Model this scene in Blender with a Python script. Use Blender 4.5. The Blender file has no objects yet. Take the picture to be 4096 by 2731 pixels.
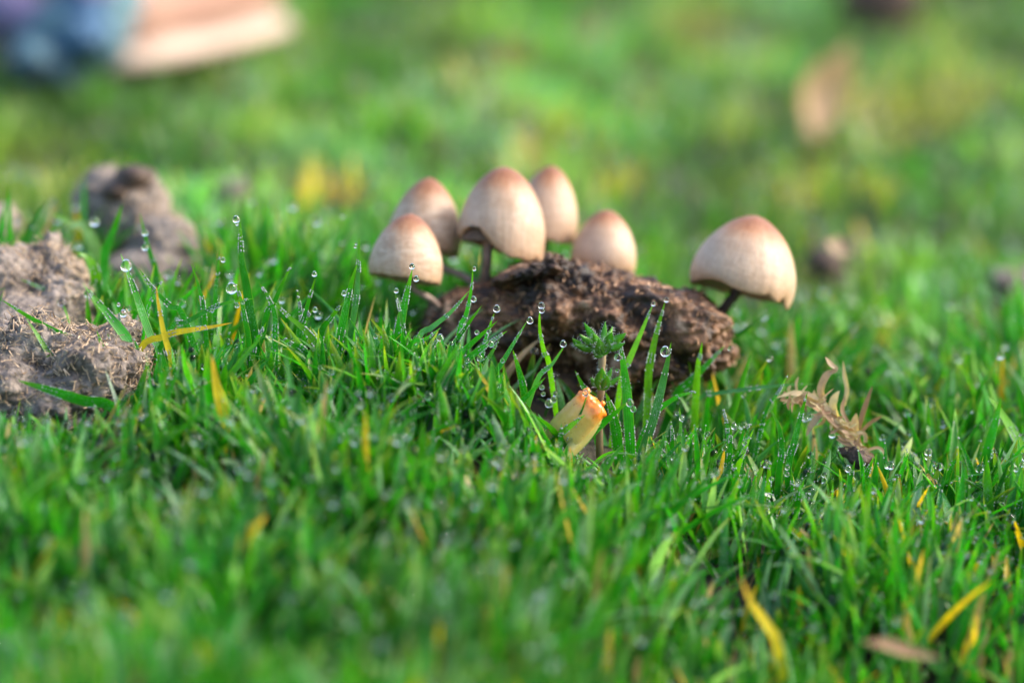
import bpy, bmesh, math, random
import numpy as np
from mathutils import Vector, Matrix, noise as mn
random.seed(7); RNG = np.random.default_rng(11)
S = bpy.context.scene
COL = S.collection
R = math.radians

# ------------------------------------------------------------------ camera
PITCH = R(15.0); FOC = 170.0; FPX = FOC/36.0*1024.0
OFF = 0.712                      # the depths d used below are counted from a plane this far in front of the lens
FOCUS = 0.712; CAM_X = (0.0, -OFF*math.cos(PITCH), 0.21+OFF*math.sin(PITCH))
cd = bpy.data.cameras.new('camera'); cam = bpy.data.objects.new('camera', cd); COL.objects.link(cam)
cam.location = CAM_X; cam.rotation_euler = (R(90)-PITCH, 0, 0)
cd.lens = FOC; cd.sensor_width = 36.0; cd.clip_start = 0.01; cd.clip_end = 500
cd.dof.use_dof = True; cd.dof.focus_distance = FOCUS+OFF; cd.dof.aperture_fstop = 4.7; cd.dof.aperture_blades = 0
S.camera = cam
# ------------------------------------------------------------------ sky, sun, exposure
SUN_DIR = Vector((0.82, 0.10, 0.62)).normalized()
w = bpy.data.worlds.new('World'); S.world = w; w.use_nodes = True
nt = w.node_tree; bgn = nt.nodes['Background']
sky = nt.nodes.new('ShaderNodeTexSky'); sky.sky_type = 'NISHITA'; sky.sun_disc = False
sky.sun_elevation = math.asin(SUN_DIR.z); sky.sun_rotation = math.atan2(SUN_DIR.x, SUN_DIR.y)
sky.air_density = 1.0; sky.dust_density = 3.5; sky.ozone_density = 1.0
nt.links.new(sky.outputs[0], bgn.inputs[0]); bgn.inputs[1].default_value = 0.15
ld = bpy.data.lights.new('sun', 'SUN'); ld.energy = 1.3; ld.angle = R(11.0); ld.color = (1.0, 0.90, 0.76)
sun = bpy.data.objects.new('sun', ld); COL.objects.link(sun)
sun.rotation_euler = SUN_DIR.to_track_quat('Z', 'Y').to_euler(); sun.location = (2, 1, 2)
S.view_settings.view_transform = 'Standard'; S.view_settings.look = 'None'
S.view_settings.exposure = 1.55; S.view_settings.gamma = 1.0; S.view_settings.use_curve_mapping = False
S.render.engine = 'CYCLES'
c = S.cycles; c.use_denoising = True; c.max_bounces = 10; c.transmission_bounces = 8; c.diffuse_bounces = 4
c.glossy_bounces = 4; c.transparent_max_bounces = 8; c.sample_clamp_indirect = 6; c.sample_clamp_direct = 30
c.caustics_reflective = False; c.caustics_refractive = False

# ------------------------------------------------------------------ geometry of the view
CP, SP = math.cos(PITCH), math.sin(PITCH)
FWD = np.array([0, CP, -SP]); UPV = np.array([0, SP, CP]); RGT = np.array([1.0, 0, 0])
CAMP = np.array(CAM_X)
def px_m(d, n=1.0): return (d+OFF)/(FPX*n)       # metres covered by one pixel at depth d
def at(px, py, d):
    "point seen at pixel (px,py) of the 1024 px wide picture, d metres along the view axis"
    return CAMP + (d+OFF)*(FWD + (px-512)/FPX*RGT - (py-341)/FPX*UPV)
def nat(x, y, d): return at(x/4.0, y/4.0, d)
def proj(P):
    q = P - CAMP; d = q@FWD
    d = np.where(np.abs(d) < 1e-6, 1e-6, d)
    return 512 + (q@RGT)/d*FPX, 341 - (q@UPV)/d*FPX, d-OFF
def sm(a, b, x):
    t = np.clip((x-a)/(b-a), 0, 1); return t*t*(3-2*t)
def T(x, y):
    "height of the soil"
    x = np.asarray(x, float); y = np.asarray(y, float)
    near = np.exp(-((y-0.7)/0.5)**2)
    z = -0.030*sm(-0.02, 0.085, x)*(0.35+0.65*near)
    z = z - (.016+.032*sm(-0.04, .09, x))*(1-sm(.46, .68, y)) - .022*sm(.83, 1.1, y) - .02*sm(1.1, 1.6, y)
    z = z + 0.0022*np.sin(x*31+1.3)*np.sin(y*27+.4) + 0.0015*np.sin(x*73+y*41)
    z = z + 0.006*np.sin(x*9.0+2.0)*np.sin(y*7.0+1.0)*sm(0.85, 1.2, y)
    z = z + 0.012*np.exp(-((x+0.16)**2+(y-0.74)**2)/0.004)*1.0
    return z
def ground_at(px, py, z0=0.0):
    "where the line of sight through a pixel meets the soil"
    dirv = FWD + (px-512)/FPX*RGT - (py-341)/FPX*UPV
    z = z0
    for _ in range(6):
        d = (z-CAMP[2])/dirv[2]; P = CAMP + d*dirv; z = float(T(P[0], P[1]))
    return P, d-OFF

# ------------------------------------------------------------------ object helpers
def tag(o, label=None, cat=None, group=None, kind=None):
    if label: o['label'] = label
    if cat: o['category'] = cat
    if group: o['group'] = group
    if kind: o['kind'] = kind
    return o
def empty(name, loc, label=None, cat=None, group=None):
    o = bpy.data.objects.new(name, None); COL.objects.link(o); o.location = loc; o.empty_display_size = 0.01
    return tag(o, label, cat, group)
def mesh_obj(name, V, F, mat, parent=None, smooth=True, attrs=None, origin=None):
    V = np.asarray(V, float)
    org = np.array(origin if origin is not None else (0, 0, 0), float)
    if parent is not None: porg = np.array(parent.location); org = porg
    me = bpy.data.meshes.new(name)
    F = np.asarray(F, np.int32)
    n = len(V); m, k = F.shape
    me.vertices.add(n); me.vertices.foreach_set('co', (V-org).astype(np.float32).ravel())
    me.loops.add(m*k); me.loops.foreach_set('vertex_index', F.ravel())
    me.polygons.add(m); me.polygons.foreach_set('loop_start', np.arange(0, m*k, k, dtype=np.int32))
    me.polygons.foreach_set('loop_total', np.full(m, k, np.int32))
    me.update(calc_edges=True)
    me.polygons.foreach_set('use_smooth', np.full(m, smooth, bool))
    if attrs:
        for an, (typ, arr) in attrs.items():
            a = me.attributes.new(an, typ, 'POINT')
            a.data.foreach_set({'FLOAT_COLOR': 'color', 'FLOAT_VECTOR': 'vector', 'FLOAT': 'value'}[typ], np.asarray(arr, np.float32).ravel())
    me.materials.append(mat)
    o = bpy.data.objects.new(name, me); COL.objects.link(o)
    if parent is not None: o.parent = parent
    else: o.location = org
    return o

# ------------------------------------------------------------------ materials
def newmat(name):
    m = bpy.data.materials.new(name); m.use_nodes = True
    nt = m.node_tree; nt.nodes.clear()
    out = nt.nodes.new('ShaderNodeOutputMaterial')
    return m, nt, out
def N(nt, typ, **kw):
    n = nt.nodes.new(typ)
    for k, v in kw.items():
        if k.startswith('i_'): n.inputs[k[2:].replace('_', ' ')].default_value = v
        else: setattr(n, k, v)
    return n
def ramp(nt, fac, stops):
    r = nt.nodes.new('ShaderNodeValToRGB'); e = r.color_ramp.elements
    while len(e) < len(stops): e.new(0.5)
    for el, (p, col) in zip(e, stops): el.position = p; el.color = (*col, 1)
    nt.links.new(fac, r.inputs[0]); return r
def mix(nt, fac, a, b, mode='MIX'):
    m = nt.nodes.new('ShaderNodeMix'); m.data_type = 'RGBA'; m.blend_type = mode
    for s, v in ((m.inputs[0], fac), (m.inputs[6], a), (m.inputs[7], b)):
        if isinstance(v, (int, float)): s.default_value = v
        elif isinstance(v, tuple): s.default_value = (*v, 1)
        else: nt.links.new(v, s)
    return m.outputs[2]
def objco(nt, scale=(1, 1, 1)):
    t = nt.nodes.new('ShaderNodeTexCoord'); mp = nt.nodes.new('ShaderNodeMapping'); mp.inputs['Scale'].default_value = scale
    nt.links.new(t.outputs['Object'], mp.inputs[0]); return mp.outputs[0]
def noise(nt, co, scale, detail=4, rough=.6, dist=0):
    n = nt.nodes.new('ShaderNodeTexNoise'); n.inputs['Scale'].default_value = scale; n.inputs['Detail'].default_value = detail
    n.inputs['Roughness'].default_value = rough; n.inputs['Distortion'].default_value = dist
    nt.links.new(co, n.inputs['Vector']); return n.outputs[0]

def grass_material(name, trans=0.42, rough=0.30, frost=0.38):
    m, nt, out = newmat(name)
    col = N(nt, 'ShaderNodeAttribute', attribute_name='tint'); bl = N(nt, 'ShaderNodeAttribute', attribute_name='blade')
    sep = N(nt, 'ShaderNodeSeparateXYZ'); nt.links.new(bl.outputs['Vector'], sep.inputs[0])   # x across -1..1, y along 0..1, z random
    co = objco(nt)
    # fine lengthwise veins
    mul = N(nt, 'ShaderNodeMath', operation='MULTIPLY'); nt.links.new(sep.outputs[0], mul.inputs[0]); mul.inputs[1].default_value = 16.0
    sn = N(nt, 'ShaderNodeMath', operation='SINE'); nt.links.new(mul.outputs[0], sn.inputs[0])
    n1 = noise(nt, co, 260, 4); n2 = noise(nt, co, 1800, 2)
    var = ramp(nt, n1, [(.3, (.72, .74, .7)), (.7, (1.25, 1.2, 1.1))])
    c1 = mix(nt, 1.0, col.outputs['Color'], var.outputs[0], 'MULTIPLY')
    vein = ramp(nt, sn.outputs[0], [(0, (.86, .9, .86)), (1, (1.08, 1.06, 1.0))])
    c2 = mix(nt, 1.0, c1, vein.outputs[0], 'MULTIPLY')
    # pale edges
    ab = N(nt, 'ShaderNodeMath', operation='ABSOLUTE'); nt.links.new(sep.outputs[0], ab.inputs[0])
    edge = ramp(nt, ab.outputs[0], [(.78, (0, 0, 0)), (1, (.45, .45, .45))])
    c3 = mix(nt, edge.outputs[0], c2, (.22, .36, .05))
    # film of dew: pale, in patches along the blade
    dewp = ramp(nt, noise(nt, co, 90, 3), [(.45, (0, 0, 0)), (.66, (1, 1, 1))])
    dewf = ramp(nt, n2, [(.50, (0, 0, 0)), (.60, (1, 1, 1))])
    dm = N(nt, 'ShaderNodeMath', operation='MULTIPLY'); nt.links.new(dewp.outputs[0], dm.inputs[0]); nt.links.new(dewf.outputs[0], dm.inputs[1])
    dm2 = N(nt, 'ShaderNodeMath', operation='MULTIPLY'); nt.links.new(dm.outputs[0], dm2.inputs[0]); dm2.inputs[1].default_value = frost
    c4 = mix(nt, dm2.outputs[0], c3, (.50, .66, .60))
    p = N(nt, 'ShaderNodeBsdfPrincipled'); nt.links.new(c4, p.inputs['Base Color'])
    p.inputs['Roughness'].default_value = rough; p.inputs['Specular IOR Level'].default_value = 0.5
    bp = N(nt, 'ShaderNodeBump'); bp.inputs['Strength'].default_value = .25; bp.inputs['Distance'].default_value = .0002
    nt.links.new(sn.outputs[0], bp.inputs['Height']); nt.links.new(bp.outputs[0], p.inputs['Normal'])
    tr = N(nt, 'ShaderNodeBsdfTranslucent')
    tc = mix(nt, 1.0, c3, (1.5, 1.6, .5), 'MULTIPLY'); nt.links.new(tc, tr.inputs[0])
    ms = N(nt, 'ShaderNodeMixShader'); ms.inputs[0].default_value = trans
    nt.links.new(p.outputs[0], ms.inputs[1]); nt.links.new(tr.outputs[0], ms.inputs[2]); nt.links.new(ms.outputs[0], out.inputs[0])
    return m
M_GRASS = grass_material('grass_blade_green')
M_DRY = grass_material('dry_grass', trans=.25, rough=.55, frost=.15)

def water_material():
    m, nt, out = newmat('water')
    p = N(nt, 'ShaderNodeBsdfPrincipled'); p.inputs['Base Color'].default_value = (1, 1, 1, 1)
    p.inputs['Roughness'].default_value = 0.015; p.inputs['IOR'].default_value = 1.333; p.inputs['Transmission Weight'].default_value = 1.0
    nt.links.new(p.outputs[0], out.inputs[0]); return m
M_WATER = water_material()
def mist_material():
    m, nt, out = newmat('mist_beads')
    p = N(nt, 'ShaderNodeBsdfPrincipled'); p.inputs['Base Color'].default_value = (.80, .90, .88, 1)
    p.inputs['Roughness'].default_value = 0.12; p.inputs['IOR'].default_value = 1.333; p.inputs['Transmission Weight'].default_value = .62; p.inputs['Specular IOR Level'].default_value = .8
    nt.links.new(p.outputs[0], out.inputs[0]); return m
M_MIST = mist_material()

def soil_material(name, stops, scale=120, bump=.6, dist=.0012, rough=.8, spec=.3):
    m, nt, out = newmat(name); co = objco(nt)
    a = noise(nt, co, scale, 8, .68, .4)
    r = ramp(nt, a, stops)
    b = noise(nt, co, scale*6, 4, .7)
    rr = ramp(nt, b, [(.3, (.65, .65, .65)), (.7, (1.3, 1.28, 1.25))])
    cc = mix(nt, 1.0, r.outputs[0], rr.outputs[0], 'MULTIPLY')
    v = N(nt, 'ShaderNodeTexVoronoi'); v.inputs['Scale'].default_value = scale*3.2; nt.links.new(co, v.inputs['Vector'])
    ad = N(nt, 'ShaderNodeMath', operation='ADD'); nt.links.new(b, ad.inputs[0]); nt.links.new(v.outputs['Distance'], ad.inputs[1])
    p = N(nt, 'ShaderNodeBsdfPrincipled'); nt.links.new(cc, p.inputs['Base Color'])
    rg = ramp(nt, a, [(.3, (rough-.3,)*3), (.7, (rough,)*3)]); nt.links.new(rg.outputs[0], p.inputs['Roughness'])
    p.inputs['Specular IOR Level'].default_value = spec
    bp = N(nt, 'ShaderNodeBump'); bp.inputs['Strength'].default_value = bump; bp.inputs['Distance'].default_value = dist
    nt.links.new(ad.outputs[0], bp.inputs['Height']); nt.links.new(bp.outputs[0], p.inputs['Normal'])
    nt.links.new(p.outputs[0], out.inputs[0]); return m
M_SOIL = soil_material('dark_soil', [(.3, (.02, .014, .009)), (.55, (.05, .034, .02)), (.8, (.11, .075, .045))])
M_DUNG = soil_material('brown_dung', [(.37, (.009, .005, .003)), (.47, (.045, .021, .010)), (.56, (.15, .072, .032)), (.66, (.48, .31, .20))], scale=80, rough=.7, spec=.4)
M_CLOD = soil_material('grey_clod', [(.32, (.06, .049, .043)), (.48, (.20, .168, .148)), (.66, (.38, .325, .28))], scale=110, bump=.8, rough=.9)
M_CLOD_D = soil_material('dark_clod', [(.3, (.03, .02, .016)), (.55, (.09, .06, .045)), (.75, (.2, .14, .1))], scale=70)
M_LEAFDRY = soil_material('dry_leaf', [(.3, (.30, .17, .10)), (.55, (.50, .33, .22)), (.75, (.66, .48, .34))], scale=60, bump=.3, rough=.7)

def lawn_ground_material():
    m, nt, out = newmat('lawn_ground'); co = objco(nt)
    ln = N(nt, 'ShaderNodeVectorMath', operation='LENGTH'); nt.links.new(co, ln.inputs[0])
    far = N(nt, 'ShaderNodeMapRange'); nt.links.new(ln.outputs['Value'], far.inputs[0]); far.inputs[1].default_value = 1.6; far.inputs[2].default_value = 4.0
    s = ramp(nt, noise(nt, co, 140, 6), [(.3, (.010, .008, .005)), (.6, (.026, .022, .010)), (.8, (.05, .048, .018))])
    g = ramp(nt, noise(nt, co, 6, 8, .7), [(.3, (.03, .11, .012)), (.55, (.05, .17, .015)), (.75, (.13, .22, .03))])
    cc = mix(nt, far.outputs[0], s.outputs[0], g.outputs[0])
    p = N(nt, 'ShaderNodeBsdfPrincipled'); nt.links.new(cc, p.inputs['Base Color']); p.inputs['Roughness'].default_value = .85
    bp = N(nt, 'ShaderNodeBump'); bp.inputs['Strength'].default_value = .7; bp.inputs['Distance'].default_value = .003
    nt.links.new(noise(nt, co, 300, 5), bp.inputs['Height']); nt.links.new(bp.outputs[0], p.inputs['Normal'])
    nt.links.new(p.outputs[0], out.inputs[0]); return m
M_GROUND = lawn_ground_material()

def cap_material(seed, hf=.4, vf=.45):
    m, nt, out = newmat('mushroom_cap')
    a = N(nt, 'ShaderNodeAttribute', attribute_name='capuv')     # x,y = cos/sin of angle, z = height 0..1
    sep = N(nt, 'ShaderNodeSeparateXYZ'); nt.links.new(a.outputs['Vector'], sep.inputs[0])
    def stretched(sx, sz, scale, det=5, off=0):
        mp = N(nt, 'ShaderNodeMapping'); mp.inputs['Scale'].default_value = (sx, sx, sz); mp.inputs['Location'].default_value = (seed+off, seed*2, seed*3)
        nt.links.new(a.outputs['Vector'], mp.inputs[0]); return noise(nt, mp.outputs[0], scale, det, .62, 1.3)
    ver = stretched(5.5, 1.6, 1.5); hor = stretched(1.3, 13, 1.2, 4, 3); blot = stretched(1.6, 1.6, 1.3, 4, 8); fine = stretched(9, 9, 1.7, 5, 5)
    # brown boss at the top, cream flank, tan near the rim
    ht = N(nt, 'ShaderNodeMath', operation='MULTIPLY_ADD'); nt.links.new(blot, ht.inputs[0]); ht.inputs[1].default_value = .26; nt.links.new(sep.outputs[2], ht.inputs[2])
    base = ramp(nt, ht.outputs[0], [(.12, (.42, .27, .16)), (.22, (.47, .33, .225)), (.50, (.52, .395, .30)), (.76, (.47, .33, .235)), (.90, (.38, .20, .11)), (1.05, (.27, .115, .055))])
    v = ramp(nt, ver, [(.36, (.70, .64, .56)), (.55, (1.05, 1.04, 1.02))])
    h = ramp(nt, hor, [(.38, (.78, .70, .60)), (.55, (1.04, 1.04, 1.03))])
    f = ramp(nt, fine, [(.35, (.86, .83, .80)), (.6, (1.04, 1.04, 1.03))])
    c1 = mix(nt, vf, base.outputs[0], v.outputs[0], 'MULTIPLY'); c2 = mix(nt, hf, c1, h.outputs[0], 'MULTIPLY'); c3 = mix(nt, 1, c2, f.outputs[0], 'MULTIPLY')
    p = N(nt, 'ShaderNodeBsdfPrincipled'); nt.links.new(c3, p.inputs['Base Color']); p.inputs['Roughness'].default_value = .42
    p.inputs['Specular IOR Level'].default_value = .4
    p.inputs['Subsurface Weight'].default_value = .25; p.inputs['Subsurface Radius'].default_value = (1, .5, .25); p.inputs['Subsurface Scale'].default_value = .0015
    ad = N(nt, 'ShaderNodeMath', operation='ADD'); nt.links.new(ver, ad.inputs[0]); nt.links.new(hor, ad.inputs[1])
    bp = N(nt, 'ShaderNodeBump'); bp.inputs['Strength'].default_value = .35; bp.inputs['Distance'].default_value = .0006
    nt.links.new(ad.outputs[0], bp.inputs['Height']); nt.links.new(bp.outputs[0], p.inputs['Normal'])
    nt.links.new(p.outputs[0], out.inputs[0]); return m
def simple_material(name, stops, scale, rough=.6, spec=.4, sss=0, sc=(1, 1, 1), bump=.3, dist=.0004):
    m, nt, out = newmat(name); co = objco(nt, sc); a = noise(nt, co, scale, 5, .6)
    r = ramp(nt, a, stops); p = N(nt, 'ShaderNodeBsdfPrincipled'); nt.links.new(r.outputs[0], p.inputs['Base Color'])
    p.inputs['Roughness'].default_value = rough; p.inputs['Specular IOR Level'].default_value = spec
    if sss: p.inputs['Subsurface Weight'].default_value = sss; p.inputs['Subsurface Scale'].default_value = .002
    bp = N(nt, 'ShaderNodeBump'); bp.inputs['Strength'].default_value = bump; bp.inputs['Distance'].default_value = dist
    nt.links.new(a, bp.inputs['Height']); nt.links.new(bp.outputs[0], p.inputs['Normal'])
    nt.links.new(p.outputs[0], out.inputs[0]); return m
M_STEM = simple_material('mushroom_stem', [(.3, (.16, .10, .075)), (.6, (.34, .25, .20)), (.8, (.48, .38, .31))], 300)
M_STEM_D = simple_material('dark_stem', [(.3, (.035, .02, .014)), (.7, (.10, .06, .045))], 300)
M_GILL = simple_material('mushroom_gills', [(.3, (.14, .09, .06)), (.7, (.30, .21, .14))], 200)

# ------------------------------------------------------------------ ground sheet, out to the horizon
def grid_coords(lim_fine, step, far):
    a = list(np.arange(lim_fine[0], lim_fine[1]+1e-6, step))
    s = step
    lo, hi = [a[0]], [a[-1]]
    while hi[-1] < far: s *= 1.35; hi.append(hi[-1]+s)
    s = step
    while lo[-1] > -far: s *= 1.35; lo.append(lo[-1]-s)
    return np.array(lo[::-1][:-1] + a + hi[1:])
gx = grid_coords((-.45, .45), .008, 120); gy = grid_coords((.2, 1.9), .008, 160)
X, Y = np.meshgrid(gx, gy, indexing='ij'); fade = 1-sm(3, 8, np.hypot(X, Y))
Z = T(X, Y)*fade + RNG.normal(0, .0006, X.shape)*fade
V = np.stack([X, Y, Z], -1).reshape(-1, 3); nx, ny = X.shape
ii, jj = np.meshgrid(np.arange(nx-1), np.arange(ny-1), indexing='ij'); a0 = (ii*ny+jj).ravel()
F = np.stack([a0, a0+ny, a0+ny+1, a0+1], -1)
g = mesh_obj('ground', V, F, M_GROUND); tag(g, kind='structure')

# ------------------------------------------------------------------ lumps: unions of ellipsoids with crumbs and hollows
def ico(sub):
    bm = bmesh.new(); bmesh.ops.create_icosphere(bm, subdivisions=sub, radius=1.0)
    v = np.array([q.co[:] for q in bm.verts]); f = np.array([[q.index for q in t.verts] for t in bm.faces]); bm.free(); return v, f
ICO = {k: ico(k) for k in (1, 2, 3, 4, 6, 7)}
CAMROT = np.stack([RGT, UPV, -FWD], 1)
def lump(name, mat, centre, ells, sub=6, stretch=(1, 1, 1), n1=(.004, 60), n2=(.0018, 260), n3=(.0008, 900), parent=None, soft=10, seed=0.0):
    """ells: (px,py,depth, rx_px,ry_px,rdepth_m, roll_deg). centre is a point inside them."""
    dv, F = ICO[sub]; c0 = at(*centre)
    dirs = dv*np.array(stretch); dirs /= np.linalg.norm(dirs, axis=1)[:, None]
    dirs = dirs @ CAMROT.T
    best = []
    for (px, py, d, rx, ry, rd, roll) in ells:
        ec = at(px, py, d); a = math.radians(roll)
        ax = CAMROT[:, 0]*math.cos(a)+CAMROT[:, 1]*math.sin(a); ay = -CAMROT[:, 0]*math.sin(a)+CAMROT[:, 1]*math.cos(a)
        M = np.stack([ax/(rx*px_m(d)), ay/(ry*px_m(d)), CAMROT[:, 2]/rd], 0)
        o = M@(c0-ec); D = dirs@M.T
        A = (D**2).sum(1); B = D@o; C = o@o-1; disc = B*B-A*C
        t = np.where(disc > 0, (-B+np.sqrt(np.maximum(disc, 0)))/A, 0); best.append(np.maximum(t, 0))
    best = np.array(best); k = soft/ best.max()
    r = np.log(np.exp(best*k).sum(0))/k - math.log(1.0)/k
    r = np.maximum(best.max(0), .5*(r+best.max(0)))
    P = c0 + dirs*r[:, None]
    out = np.empty(len(P))
    for i, q in enumerate(P):
        v = Vector(q) + Vector((seed, seed*.7, seed*.3))
        h = n1[0]*mn.fractal(v*n1[1], .8, 2.0, 4)
        f1 = mn.voronoi(v*n2[1])[0][0]
        h += n2[0]*(.55-f1)*1.6
        h += n3[0]*mn.noise(v*n3[1]) - .0022*max(0, mn.noise(v*140+Vector((3, 1, 2)))-.25)*2
        out[i] = h
    P = P + dirs*out[:, None]
    return mesh_obj(name, P, F, mat, parent=parent)
def fibres(name, src, mat, n, length=(.001, .004), rad=.00012, parent=None, tint=None):
    "short straw fibres and crumbs lying on a lump, one joined mesh"
    me = src.data; V = np.empty(len(me.vertices)*3, np.float32); me.vertices.foreach_get('co', V); V = V.reshape(-1, 3)
    Nn = np.empty(len(me.vertices)*3, np.float32); me.vertices.foreach_get('normal', Nn); Nn = Nn.reshape(-1, 3)
    org = np.array(src.matrix_world.translation) if src.parent is None else np.array(src.parent.location)
    idx = RNG.integers(0, len(V), n); P = V[idx]+org; nr = Nn[idx]
    t = RNG.normal(size=(n, 3)); t -= (t*nr).sum(1)[:, None]*nr*.75; t /= np.linalg.norm(t, axis=1)[:, None]
    L = RNG.uniform(*length, n)[:, None]; s = np.cross(nr, t); s /= np.linalg.norm(s, axis=1)[:, None]
    q = rad*RNG.uniform(.7, 1.8, n)[:, None]
    P0 = P+nr*.0002; P1 = P0+t*L+nr*L*.25*RNG.uniform(0, 1, (n, 1))
    VV = np.stack([P0-s*q, P0+s*q, P0+nr*q*1.5, P1-s*q*.5, P1+s*q*.5, P1+nr*q], 1).reshape(-1, 3)
    b = (np.arange(n)*6)[:, None, None]
    FF = (b+np.array([[0, 1, 4, 3], [1, 2, 5, 4], [2, 0, 3, 5]])[None]).reshape(-1, 4)
    o = mesh_obj(name, VV, FF, mat, parent=parent, smooth=False); tag(o, kind='stuff'); return o
M_FIBRE = simple_material('straw_fibre', [(.35, (.34, .22, .12)), (.6, (.52, .40, .28)), (.8, (.66, .56, .44))], 400)
M_FIBRE_D = simple_material('brown_fibre', [(.35, (.12, .06, .03)), (.6, (.34, .19, .10)), (.8, (.5, .33, .2))], 400)

# the big lump of dung the mushrooms grow from
P, _ = ground_at(590, 440)
dung = empty('dung_lump', P, 'large dark brown crumbly lump of dung that the mushrooms grow from, in the centre', 'dung')
body = lump('body', M_DUNG, (590, 335, .775),
     [(515, 335, .787, 100, 56, .028, 6), (553, 314, .780, 62, 46, .030, -6), (628, 326, .772, 76, 45, .028, -12), (684, 334, .772, 47, 38, .026, -24),
      (636, 366, .776, 62, 30, .027, 8), (560, 380, .790, 70, 30, .024, 0), (475, 352, .80, 55, 40, .026, 14), (590, 410, .808, 80, 40, .018, 0)],
     stretch=(1.8, 1, 1), n1=(.0052, 60), n2=(.0020, 190), n3=(.0011, 560), parent=dung, sub=7)
flap = lump('crust_flap', M_DUNG, (548, 268, .760), [(530, 273, .765, 40, 10, .012, 14), (556, 268, .762, 14, 11, .010, -25)], sub=6, stretch=(2, 1, 1),
     n1=(.0032, 110), n2=(.0022, 300), n3=(.0010, 800), parent=dung); tag(flap, 'dark curled flap of crust on top')
fibres('crumbs', body, M_FIBRE_D, 1800, (.0006, .0022), .00025, parent=dung)

# pale clods on the left
CLODS = []
def clod(label, centre, ells, mat=M_CLOD, seed=0., sub=6, n=1800, **kw):
    e = ells[0]; d0 = e[2]; q = at(e[0], e[1], d0); z = float(T(q[0], q[1]))
    root = empty('soil_clod', (q[0], q[1], z), label, 'soil clod', kw.pop('group', None))
    b = lump('body', mat, centre, ells, sub=sub, seed=seed, parent=root, **kw)
    if n: fibres('fibres', b, M_FIBRE, n, (.0008, .0034), .00014, parent=root)
    for e in ells: CLODS.append((at(e[0], e[1], e[2])[:2], (e[3]*px_m(e[2]), e[5])))
    return root
G_CL = 'pale crumbly soil clods at the left'
clod('sharp grey-brown fibrous clod at the left edge, the nearest of the pale clods', (60, 370, .715),
     [(95, 372, .712, 52, 42, .022, -15), (30, 352, .722, 52, 34, .024, 0), (10, 395, .710, 48, 46, .022, 0), (60, 405, .708, 55, 40, .018, 0), (120, 345, .722, 24, 26, .012, 0)],
     seed=1.3, n=5000, n1=(.0045, 75), n2=(.0022, 330), n3=(.0016, 1000), stretch=(1.4, 1, 1), group=G_CL)
clod('rounded grey clod with a peaked top, just behind the nearest sharp clod', (45, 290, .775),
     [(48, 282, .780, 32, 30, .02, 10), (62, 300, .770, 34, 28, .02, 0), (10, 285, .775, 32, 36, .02, 0), (30, 330, .765, 60, 40, .025, 0), (52, 250, .782, 8, 14, .008, -8)],
     seed=4.1, n=2200, stretch=(1.2, 1, 1), group=G_CL)
clod('blurred round brown clod touching the left edge of the picture', (0, 230, .86),
     [(2, 228, .865, 20, 22, .016, 0), (-12, 245, .865, 25, 30, .02, 0)], seed=7.7, sub=4, n=200, n1=(.002, 60), n2=(.001, 200), group=G_CL)
clod('tall blurred grey clod with a dark hollow at its summit, behind the left blades', (135, 245, .86),
     [(103, 200, .88, 24, 34, .02, -20), (140, 225, .87, 30, 40, .02, 20), (165, 255, .855, 34, 42, .02, 35), (150, 290, .85, 60, 45, .03, 0), (180, 272, .85, 42, 20, .02, -32), (92, 225, .875, 16, 26, .015, 0)],
     seed=9.2, n=1200, n1=(.004, 45), n2=(.002, 180), stretch=(1, 1.2, 1), group=G_CL)
hole = lump('hollow_shade', M_CLOD_D, (132, 181, .87), [(136, 178, .865, 19, 14, .014, 10), (118, 192, .863, 16, 12, .012, 0)], sub=4, n1=(.0015, 80), n2=(.0008, 300),  # dark lump standing in for the shade inside the clod's hollow
            parent=[o for o in COL.objects if o.name.startswith('soil_clod')][-1])
# clods and leaf litter far out on the lawn, thrown out of focus
def far_clod(label, px, py, rx, ry, mat, name='soil_clod', cat='soil clod', roll=0):
    P, d = ground_at(px, py+30)
    root = empty(name, P, label, cat)
    lump('body', mat, (px, py, d), [(px, py, d, rx, ry, rx*px_m(d)*.8, roll), (px+rx*.4, py-ry*.15, d, rx*.55, ry*.8, rx*px_m(d)*.5, roll), (px, py+20, d, rx*.85, 24, rx*px_m(d)*.7, 0)], sub=4, n1=(.004, 40), n2=(.002, 150), n3=(.0005, 500), parent=root, seed=px*.01)
    CLODS.append((P[:2]-np.array([0, rx*px_m(d)*.9]), (rx*px_m(d)*1.3, rx*px_m(d)*1.7)))
far_clod('dark wet clod in the lawn right of the rightmost mushroom', 828, 264, 21, 13, M_CLOD_D)
far_clod('brownish clod at the right edge of the lawn, level with the tallest grass tips', 1015, 277, 30, 13, M_CLOD)
far_clod('very dark brown lump far off at the top edge of the picture, right of centre', 880, -4, 48, 20, M_CLOD_D)
far_clod('small grey blurred clod in the lawn above the tallest dewy blade', 232, 192, 14, 10, M_CLOD)

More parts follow.
